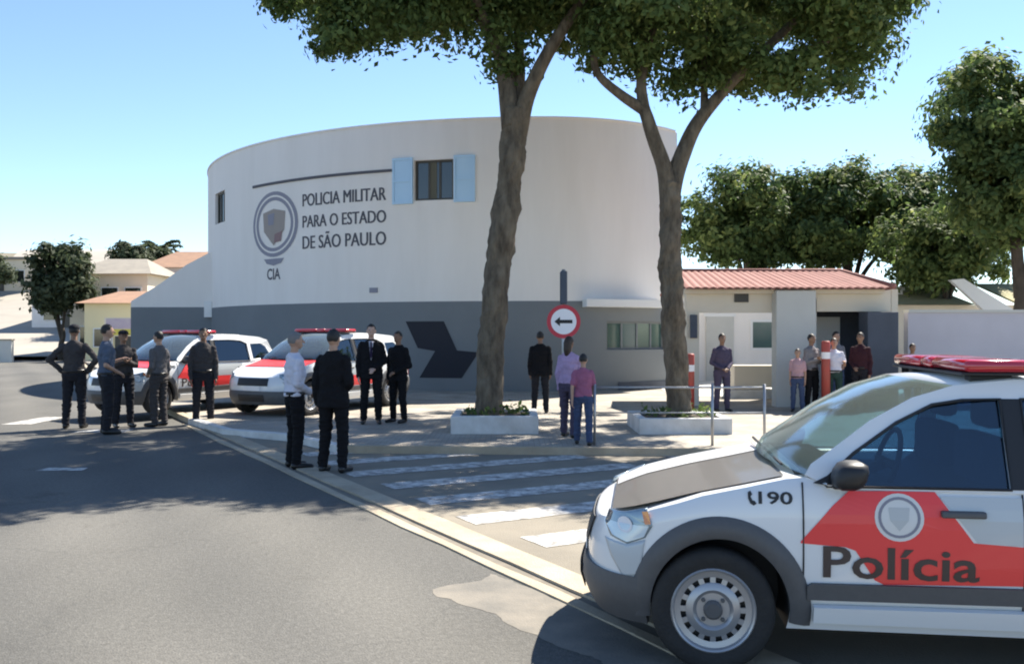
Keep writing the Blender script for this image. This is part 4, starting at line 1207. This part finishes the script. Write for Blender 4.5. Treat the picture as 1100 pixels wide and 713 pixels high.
    # bumpers
    def bumper(name, front, z0, z1, m, proud):
        bm = bmesh.new(); rows = []
        zs = np.linspace(z0, z1, 6)
        ts = np.linspace(-1, 1, 41)
        for t in ts:
            a = abs(t)*(1.235 if front else 1.45); sg = 1 if t >= 0 else -1
            row = []
            for z in zs:
                bul = proud*(1-.5*abs((z-z0)/(z1-z0)*2-1)**3)
                if front:
                    x = NX0-(NL-setback(z)+bul*math.cos(a))*max(0, math.cos(a))**(2/NN); y = (HW-inset(z)+bul*.7)*max(0, math.sin(a))**(2/NN)
                else:
                    x = TX0+(TL-rset(z)+bul*math.cos(a))*max(0, math.cos(a))**.5; y = (HW-inset(z)+bul*.7)*max(0, math.sin(a))**.5
                row.append(bm.verts.new((x, sg*y, z)))
            rows.append(row)
        for a, b in zip(rows, rows[1:]):
            for q in range(5): bm.faces.new((a[q], a[q+1], b[q+1], b[q]))
        solid(bm, .03)
        return split_obj(obj(name, bm, m, car, True), 50)
    fb = bumper('front_bumper', True, .20, .44, M['plastic'], .035)
    bumper('rear_bumper', False, .24, .55, M['plastic'], .04)
    def nose_patch(y0, y1, z0, z1, off, m, name, parent):
        bm = bmesh.new(); rows = []
        for i in range(13):
            y = y0+(y1-y0)*i/12; row = []
            for k in range(4):
                z = z0+(z1-z0)*k/3
                t = (max(0, 1-(abs(y)/HW)**NN))**(1/NN)
                row.append(bm.verts.new((NX0-t*(NL-setback(z))-off, y, z)))
            rows.append(row)
        for a, b in zip(rows, rows[1:]):
            for q in range(3): bm.faces.new((a[q], a[q+1], b[q+1], b[q]))
        return obj(name, solid(bm, .006), m, parent)
    nose_patch(-.36, .36, .53, .66, .012, M['plastic_dark'], 'grille', car)
    nose_patch(-.30, .30, .26, .38, .046, M['plastic_dark'], 'air_intake', car)
    nose_patch(-.20, .20, .445, .525, .014, M['sign_white'], 'number_plate', car)
    # windscreen and roof
    def ruled(edge, bul, K=12, roof=False):
        bm = bmesh.new(); rows = []
        for (x, z) in edge:
            wv = Wd(x, z)-.004; row = []
            for k in range(K+1):
                t = -1+2*k/K; q = 1-t*t
                row.append(bm.verts.new((x+bul(x, z)[0]*q, wv*t, z+bul(x, z)[1]*q)))
            rows.append(row)
        for a, b in zip(rows, rows[1:]):
            for k in range(K): bm.faces.new((a[k], a[k+1], b[k+1], b[k]))
        return bm
    obj('windscreen', ruled(PILLAR, lambda x, z: (-.13, .01+.012*(z-.96)/.43)), M['glass_front'], car, True)
    obj('roof', solid(ruled(ROOF, lambda x, z: (-.13*max(0, 1-(x-1.17)/.3)+.05*max(0, (x-2.6)/.4), .022)), .02), M['car_white'], car, True)
    obj('rear_screen', ruled(REAR, lambda x, z: (.05, .04*(z-.93)/.4)), M['glass_front'], car, True)
    bm = bmesh.new(); box(bm, .40, .72, -.68, .68, .90, .955, bev=.02); obj('dashboard', bm, M['plastic_dark'], car)
    bm = bmesh.new()
    C0 = Vector((.92, -.36, .98))
    pts = [C0+Vector((.05*math.sin(a)*1.0, .185*math.cos(a), .17*math.sin(a))) for a in np.linspace(0, 2*PI, 21)]
    tube(bm, pts, .014, 6, False); tube(bm, [C0, C0+Vector((-.25, 0, -.1))], .03, 6); box(bm, .90, .94, -.53, -.19, .965, .995)
    obj('steering_wheel', bm, M['plastic_dark'], car, True)
    for sx, sy in ((1.38, -.36), (1.38, .36)):
        bm = bmesh.new(); box(bm, sx-.07, sx+.07, sy-.23, sy+.23, .88, 1.14, bev=.04); se = obj('seat', bm, M['seat_dark'], car, True)
        bm = bmesh.new(); box(bm, sx-.02, sx+.09, sy-.12, sy+.12, 1.17, 1.33, bev=.035); obj('headrest', bm, M['seat_dark'], se, True)
    bm = bmesh.new(); box(bm, 2.15, 2.3, -.6, .6, .88, 1.12, bev=.04); obj('seat', bm, M['seat_dark'], car, True)
    # wipers
    bm = bmesh.new()
    for y0, y1 in ((-.55, .02), (.0, .56)): tube(bm, [(.36, y0, .985), (.345, y1, 1.0)], .008, 5)
    obj('wiper', bm, M['plastic_dark'], car)
    # beacon bar across the roof
    bm = bmesh.new(); box(bm, 1.20, 1.54, -.64, .64, 1.445, 1.46, bev=.006); lb = obj('light_bar', bm, M['plastic_dark'], car)
    for y0, y1, m in ((-.66, -.11, 'red_lens'), (.11, .66, 'red_lens'), (-.105, .105, 'red_lens')):
        bm = bmesh.new(); box(bm, 1.21, 1.53, y0, y1, 1.461, 1.522, bev=.025); obj('beacon_lens', bm, M[m], lb, True)
    for y in (-.5, .5):
        bm = bmesh.new(); box(bm, 1.27, 1.47, y-.04, y+.04, 1.39, 1.444, bev=.008); obj('bracket', bm, M['plastic_dark'], lb)
    return car

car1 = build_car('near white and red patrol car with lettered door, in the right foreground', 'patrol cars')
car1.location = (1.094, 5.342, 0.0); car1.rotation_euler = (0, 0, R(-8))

car2 = build_car('patrol car with red hood facing the camera behind the white-shirted man', 'patrol cars', True)
def park(c, nose, head, scl=(1, 1, 1)):
    hx, hy = head; l = math.hypot(hx, hy); hx, hy = hx/l, hy/l
    th = math.atan2(-hy, -hx)                    # local -x is the nose
    c.rotation_euler = (0, 0, th); c.scale = scl
    c.location = (nose[0]-hx*.71*scl[0], nose[1]-hy*.71*scl[0], SW)
park(car2, (-4.9, 17.35), (-.47, -.88), (1.05, 1.03, 1.08))
car3 = copy_tree(car2)
car3['label'] = 'patrol car parked at the far left beside the grey-uniformed officers'
park(car3, (-7.75, 17.5), (-.50, -.86), (1.0, .98, 1.06))

# a plain car on the hill street
hc = thing('parked_car', 'small grey car on the hill street at the far left edge', 'car', (-51.0, 96, hill_z(-51, 96)+.32), R(12))
bm = bmesh.new()
prof = [(-2, .35), (-2.05, .7), (-1.9, .85), (-1.0, .95), (-.45, 1.4), (1.1, 1.42), (1.7, .98), (2.05, .9), (2.1, .4)]
v1 = [bm.verts.new((x, -.8+.12*(z > 1.2), z)) for x, z in prof]; v2 = [bm.verts.new((x, .8-.12*(z > 1.2), z)) for x, z in prof]
bm.faces.new(v1); bm.faces.new(v2[::-1])
for i in range(len(prof)): bm.faces.new((v1[i], v1[(i+1) % 9], v2[(i+1) % 9], v2[i]))
obj('body', bm, M['car_grey'], hc)
for s in (-1, 1):
    obj('window', wall_prof([(-.75, .98), (-.35, 1.33), (1.0, 1.34), (1.4, 1.0)], -.83 if s < 0 else .72, -.72 if s < 0 else .83), M['pane_dark'], hc)
    for ax in (-1.25, 1.3):
        bm = bmesh.new(); lathe(bm, [(.31, s*.66), (.31, s*.84), (.2, s*.86)], 20, 'y', (ax, 0, .31)); obj('wheel', bm, M['rubber'], hc)

# ------------------------------------------------------------------ people
def cap_tube(bm, pts, rads, n=12):
    """tapered limb with round joints, later fused by remeshing"""
    pts = [Vector(p) for p in pts]
    for a, b, ra, rb in zip(pts, pts[1:], rads, rads[1:]):
        tube(bm, [a, a.lerp(b, .5), b], [ra, (ra+rb)/2, rb], n)
    for p, r in zip(pts, rads): sphere(bm, p, r*1.0, 2)

def rings_loft(bm, rs, n=18):
    rows = []
    for (z, a, b, cx, cy) in rs:
        rows.append([bm.verts.new((cx+a*math.cos(2*PI*k/n)*(1-.10*math.sin(2*PI*k/n)**2), cy+b*math.sin(2*PI*k/n), z)) for k in range(n)])
    for p, q in zip(rows, rows[1:]):
        for k in range(n): bm.faces.new((p[k], p[(k+1) % n], q[(k+1) % n], q[k]))
    bm.faces.new(rows[0][::-1]); bm.faces.new(rows[-1])

ARMS = {  # elbow, wrist offsets from the shoulder for the +x side (facing -y)
    'down': ((.05, .03, -.29), (.05, -.03, -.54)), 'hips': ((.21, .07, -.22), (.02, -.05, -.44)),
    'front': ((.06, .04, -.28), (-.10, -.17, -.40)), 'cross': ((.05, -.03, -.27), (-.14, -.19, -.20)),
    'behind': ((.07, .09, -.28), (-.06, .17, -.46)), 'talk': ((.07, .0, -.28), (.03, -.23, -.20)),
    'swing': ((.05, -.08, -.28), (.04, -.22, -.49)), 'back': ((.05, .12, -.27), (.05, .14, -.52))}

def person(label, group, x, y, z, face, h, top, legs, skin=0, hair='hair_black', arms=('down', 'down'), sleeve='long', jacket=False, hairlen='short',
           capm=None, stride=0.0, woman=False, shirt=None, lean=0.0, belt=True, fine=True):
    k = h/1.75
    t = thing('person', label, 'person', (x, y, z), 0, group)
    t.rotation_euler = (lean, 0, face)
    sw_ = (.150 if woman else .168)
    hipw = .095
    H = {}
    V = lambda *p: Vector(p)*k
    for s in (-1, 1):
        fy = -stride*s
        H[s] = dict(hip=V(s*hipw, 0, .93), knee=V(s*(hipw+.02), fy*.45-.02-(.05*abs(stride) if fy > 0 else 0), .50), ank=V(s*(hipw+.035), fy+.02, .085), toe=V(s*(hipw+.055), fy-.15, .035))
        sh = V(s*sw_, .0, 1.385)
        e, w_ = ARMS[arms[0] if s < 0 else arms[1]]
        H[s].update(sh=sh, el=sh+V(e[0]*s, e[1], e[2]), wr=sh+V(w_[0]*s, w_[1], w_[2]))
    vox = .0085*k if fine else .012*k
    def done(bm, name, m, it=3, vx=None):
        me = eval_mesh(bm, [('REMESH', dict(mode='VOXEL', voxel_size=vx or vox)), ('SMOOTH', dict(factor=.5, iterations=it))], name)
        if name in ('trousers', 'shirt', 'jacket'):
            sx_ = 7 if name != 'trousers' else 6; sz_ = 10 if name != 'trousers' else 17
            off = Vector((x*3.1, y*1.7, 0))
            nr = [v.normal.copy() for v in me.vertices]
            for v, vn in zip(me.vertices, nr):
                q = Vector((v.co.x*sx_, v.co.y*sx_, v.co.z*sz_))+off
                v.co += vn*(abs(noise.noise(q))*.022-.004+noise.noise(q*2.3)*.006)*k
        return mesh_obj(name, me, m, t)
    # body: one continuous skin
    bm = bmesh.new()
    rings_loft(bm, [(z_*k, a*k, b*k, 0, cy*k) for z_, a, b, cy in ((.86, .15, .10, 0), (.95, .155, .11, .01), (1.08, .13, .095, .005), (1.22, .15, .11, 0), (1.32, .158, .10, 0), (1.40, .125, .08, .005), (1.45, .07, .058, .01))])
    cap_tube(bm, [V(0, .012, 1.44), V(0, .0, 1.56)], [.055*k, .05*k])
    hc_ = V(0, -.012, 1.645)
    sphere(bm, hc_, (.073*k, .092*k, .105*k), 3)
    sphere(bm, hc_+V(0, -.035, -.055), (.052*k, .055*k, .058*k), 2)
    cap_tube(bm, [hc_+V(0, -.085, .012), hc_+V(0, -.112, -.022)], [.009*k, .0145*k], 8)
    sphere(bm, hc_+V(0, -.088, -.062), (.024*k, .012*k, .010*k), 2)
    for s in (-1, 1):
        sphere(bm, hc_+V(s*.075, .008, -.008), (.012*k, .02*k, .032*k), 2)
        d = H[s]
        cap_tube(bm, [d['hip'], d['knee'], d['ank']], [.082*k, .052*k, .036*k])
        cap_tube(bm, [d['ank']+V(0, .02, -.04), d['toe']], [.036*k, .028*k], 8)
        cap_tube(bm, [d['sh'], d['el'], d['wr']], [.046*k, .036*k, .026*k])
        # hand with palm, four curled fingers and a thumb
        fd = (d['wr']-d['el']).normalized()
        side_ = Vector((0, -1, 0)) if abs(fd.y) < .7 else Vector((-s, 0, 0))
        side_ = (side_-fd*side_.dot(fd)).normalized(); nrm = fd.cross(side_)*s
        pc = d['wr']+fd*.05*k
        cap_tube(bm, [d['wr'], pc-side_*.018*k, pc+fd*.03*k-side_*.018*k], [.024*k, .022*k, .019*k], 8)
        cap_tube(bm, [d['wr'], pc+side_*.018*k, pc+fd*.03*k+side_*.018*k], [.024*k, .022*k, .019*k], 8)
        for q, ln in zip((-.03, -.011, .009, .028), (.055, .07, .078, .068)):
            b0 = pc+fd*.035*k+side_*q*k
            m0 = b0+(fd*.85+nrm*.3)*ln*.5*k; m1 = m0+(fd*.6+nrm*.75)*ln*.5*k
            cap_tube(bm, [b0, m0, m1], [.0105*k, .0095*k, .008*k], 6)
        b0 = pc-fd*.012*k+side_*.03*k
        cap_tube(bm, [b0, b0+(fd*.5+side_*.75)*.035*k, b0+(fd*1.3+side_*.75+nrm*.3)*.042*k], [.0125*k, .0115*k, .009*k], 6)
    done(bm, 'body', SKIN[skin], 2, .0075*k if fine else .012*k)
    bm = bmesh.new()
    for s in (-1, 1): sphere(bm, hc_+V(s*.03, -.083, .008), (.011*k, .008*k, .007*k), 2)
    obj('eyes', bm, M['eye'], t, True)
    # trousers
    bm = bmesh.new()
    rings_loft(bm, [(z_*k, a*k, b*k, 0, cy*k) for z_, a, b, cy in ((.80, .13, .105, 0), (.88, .178, .122, .008), (.95, .178, .125, .01), (1.02, .158, .112, .006))])
    for s in (-1, 1):
        d = H[s]
        cap_tube(bm, [d['hip']+V(0, 0, -.03), d['knee'], d['ank']+V(0, 0, .01)], [.102*k, .074*k, .060*k], 14)
    done(bm, 'trousers', CL[legs], 3)
    # shoes
    for s in (-1, 1):
        bm = bmesh.new()
        d = H[s]
        cap_tube(bm, [d['ank']+V(0, .025, -.035), d['ank']*.5+d['toe']*.5+V(0, 0, -.018), d['toe']+V(0, -.02, -.0)], [.047*k, .044*k, .036*k], 10)
        for v in bm.verts: v.co.z = max(v.co.z, .004)
        done(bm, 'shoe', M['shoe'], 2)
    # top
    bm = bmesh.new()
    o = .026 if jacket else .016
    hem = .80 if jacket else .94
    flare = .185 if jacket else .165
    wst = .140 if woman else .15
    rings_loft(bm, [(z_*k, (a+o)*k, (b+o)*k, 0, cy*k) for z_, a, b, cy in ((hem, flare, .115, .01), ((hem+1.08)/2, flare-.005, .112, .008), (1.08, wst, .10, .005), (1.22, .160, .115, 0), (1.32, .166, .11, 0), (1.40, .150, .09, .005), (1.445, .105, .072, .01), (1.475, .062, .058, .012), (1.495, .048, .048, .012))])
    for s in (-1, 1):
        d = H[s]
        if sleeve == 'long': cap_tube(bm, [d['sh'], d['el'], d['wr']], [(.050+o*.6)*k, (.043+o*.6)*k, (.033+o*.5)*k], 12)
        else:
            m_ = d['sh'].lerp(d['el'], .72); cap_tube(bm, [d['sh'], m_], [(.050+o*.7)*k, (.047+o)*k], 12)
    for v in bm.verts: v.co += Vector((noise.noise(v.co*9), noise.noise(v.co*9+Vector((5, 0, 0))), 0))*.012*k
    tp = done(bm, 'jacket' if jacket else 'shirt', CL[top], 3)
    if jacket and shirt:
        bm = bmesh.new()
        f_ = lambda u, v: Vector((u, -.147+abs(u)*.45+(v-1.3)*.14, v))*k
        s_ = obj('shirt_front', solid(poly_bm([(-.06, 1.46), (.06, 1.46), (.025, 1.22), (0, 1.12), (-.025, 1.22)], f_, cuts=2), .012*k), CL[shirt], t, True)
        f2 = lambda u, v: Vector((u, -.165+(v-1.3)*.14, v))*k
        obj('tie', solid(poly_bm([(-.014, 1.45), (.014, 1.45), (.022, 1.2), (0, 1.15), (-.022, 1.2)], f2), .006*k), CL['tie'], t)
        for s in (-1, 1):
            f3 = lambda u, v, s=s: Vector((u*s, -.158+u*.35+(v-1.3)*.14, v))*k
            obj('lapel', solid(poly_bm([(.045, 1.47), (.085, 1.40), (.07, 1.36), (.085, 1.33), (.012, 1.13), (.02, 1.2)], f3), .006*k), CL[top], tp)
    if belt and not jacket:
        bm = bmesh.new()
        n = 24
        lo = [(.188, .135)]
        rings_loft(bm, [(.955*k, .19*k, .140*k, 0, .01*k), (.995*k, .186*k, .137*k, 0, .009*k)])
        obj('belt', bm, M['shoe'], t, True)
    # hair
    bm = bmesh.new()
    sphere(bm, hc_+V(0, .010, .018), (.080*k, .097*k, .104*k), 3)
    if hairlen == 'long':
        cap_tube(bm, [hc_+V(0, .055, .0), hc_+V(0, .075, -.12), hc_+V(0, .07, -.22)], [.075*k, .07*k, .05*k])
    cut = [v for v in bm.verts if ((v.co-hc_).y < -.045*k and (v.co-hc_).z < .055*k) or ((v.co-hc_).z < -.045*k and hairlen != 'long') or ((v.co-hc_).y < .02*k and (v.co-hc_).z < .0)]
    bmesh.ops.delete(bm, geom=cut, context='VERTS')
    for v in bm.verts: v.co += (v.co-hc_).normalized()*noise.noise(v.co*38)*.006*k
    if len(bm.faces): obj('hair', bm, M[hair], t, True)
    else: bm.free()
    if capm:
        bm = bmesh.new(); sphere(bm, hc_+V(0, .005, .055), (.09*k, .105*k, .065*k), 3)
        bmesh.ops.delete(bm, geom=[v for v in bm.verts if (v.co-hc_).z < .045*k], context='VERTS')
        rings_loft(bm, [(hc_.z+.040*k, .088*k, .105*k, 0, hc_.y), (hc_.z+.052*k, .09*k, .107*k, 0, hc_.y)])
        box(bm, -.06*k, .06*k, hc_.y-.175*k, hc_.y-.08*k, hc_.z+.036*k, hc_.z+.046*k, bev=.003)
        obj('cap', bm, CL[capm], t, True)
    return t

GO = 'officers beside the parked patrol cars'
GM = 'men standing in front of the patrol cars'
GG = 'people waiting at the gate'
GP = 'pedestrians near the round sign'
BK = PI   # facing away
person('officer in dark uniform with hands on hips, farthest left of the group', GO, -7.62, 16.2, 0, R(190), 1.80, 'uniform', 'trouser_dark', 1, arms=('hips', 'hips'), capm='trouser_dark')
person('officer in blue grey shirt standing just right of the hands-on-hips officer', GO, -6.66, 15.3, 0, R(120), 1.79, 'uniform_blue', 'trouser_dark', 0, arms=('front', 'talk'), sleeve='short')
person('dark-haired officer half hidden behind the blue grey shirted officer', GO, -6.85, 16.4, 0, R(40), 1.70, 'uniform', 'trouser_dark', 1, arms=('cross', 'cross'), capm='trouser_dark')
person('officer in mid grey uniform at the nose of the leftmost patrol car', GO, -6.28, 16.55, 0, R(250), 1.68, 'uniform_grey', 'uniform', 0, arms=('down', 'front'))
person('dark-clothed person standing between the two parked patrol cars', GO, -5.62, 16.95, SW-.1, R(20), 1.74, 'uniform', 'trouser_dark', 1, arms=('down', 'down'))
person('man in white shirt and black trousers beside the black-suited man', GM, -2.66, 11.4, 0, R(120), 1.66, 'white', 'black', 0, hair='hair_grey', arms=('front', 'down'), sleeve='long')
person('man in black suit standing on the road with back turned', GM, -2.12, 11.05, 0, R(165), 1.69, 'black', 'black', 0, arms=('front', 'down'), jacket=True)
person('man in open dark suit with white shirt facing the camera', GM, -2.42, 16.0, SW, R(8), 1.70, 'black', 'black', 2, arms=('down', 'front'), jacket=True, shirt='white')
person('shorter person all in black right of the dark-suited man', GM, -1.98, 16.2, SW, R(-30), 1.58, 'black', 'black', 1, arms=('down', 'front'), jacket=True)
person('person all in black left of the round sign, near the wall', GP, 0.55, 18.2, SW, R(175), 1.58, 'black', 'trouser_dark', 1, arms=('down', 'down'), jacket=True)
person('woman in lilac top below the round sign', GP, 0.85, 13.9, SW, R(150), 1.50, 'lilac', 'purple', 1, hair='hair_brown', hairlen='long', arms=('swing', 'down'), woman=True, stride=.08, belt=False)
person('child in raspberry shirt and jeans walking in front of the lilac woman', GP, 0.99, 12.95, SW, R(170), 1.26, 'magenta', 'jeans', 0, arms=('swing', 'back'), sleeve='short', stride=.12, woman=True, belt=False)
person('person in dusky purple clothes alone in the gate opening', GG, 4.15, 18.4, SW, R(10), 1.54, 'purple', 'purple', 1, arms=('front', 'front'), fine=False)
person('child in pale pink top and jeans beside the grey gate pillar', GG, 5.66, 18.45, SW, R(-20), 1.24, 'pink', 'jeans', 0, arms=('down', 'down'), sleeve='short', woman=True, fine=False)
person('person in grey top and black trousers left of the red post', GG, 5.98, 18.6, SW, R(30), 1.53, 'grey', 'black', 1, arms=('cross', 'cross'), fine=False)
person('person in white top and green trousers right of the red post', GG, 6.40, 18.5, SW, R(-10), 1.45, 'white', 'green', 0, arms=('down', 'talk'), sleeve='short', fine=False)
person('person in maroon standing before the slate blue pillar', GG, 6.96, 18.6, SW, R(-40), 1.56, 'maroon', 'trouser_dark', 1, arms=('front', 'down'), fine=False)
person('person in black whose head shows above the near car light bar', GG, 8.0, 18.6, SW, R(0), 1.34, 'black', 'black', 1, arms=('down', 'down'), fine=False)
person('person in pale shirt half hidden between the white top and maroon people', GG, 6.68, 19.2, SW, R(15), 1.58, 'grey', 'jeans', 0, arms=('down', 'front'), sleeve='short', fine=False)
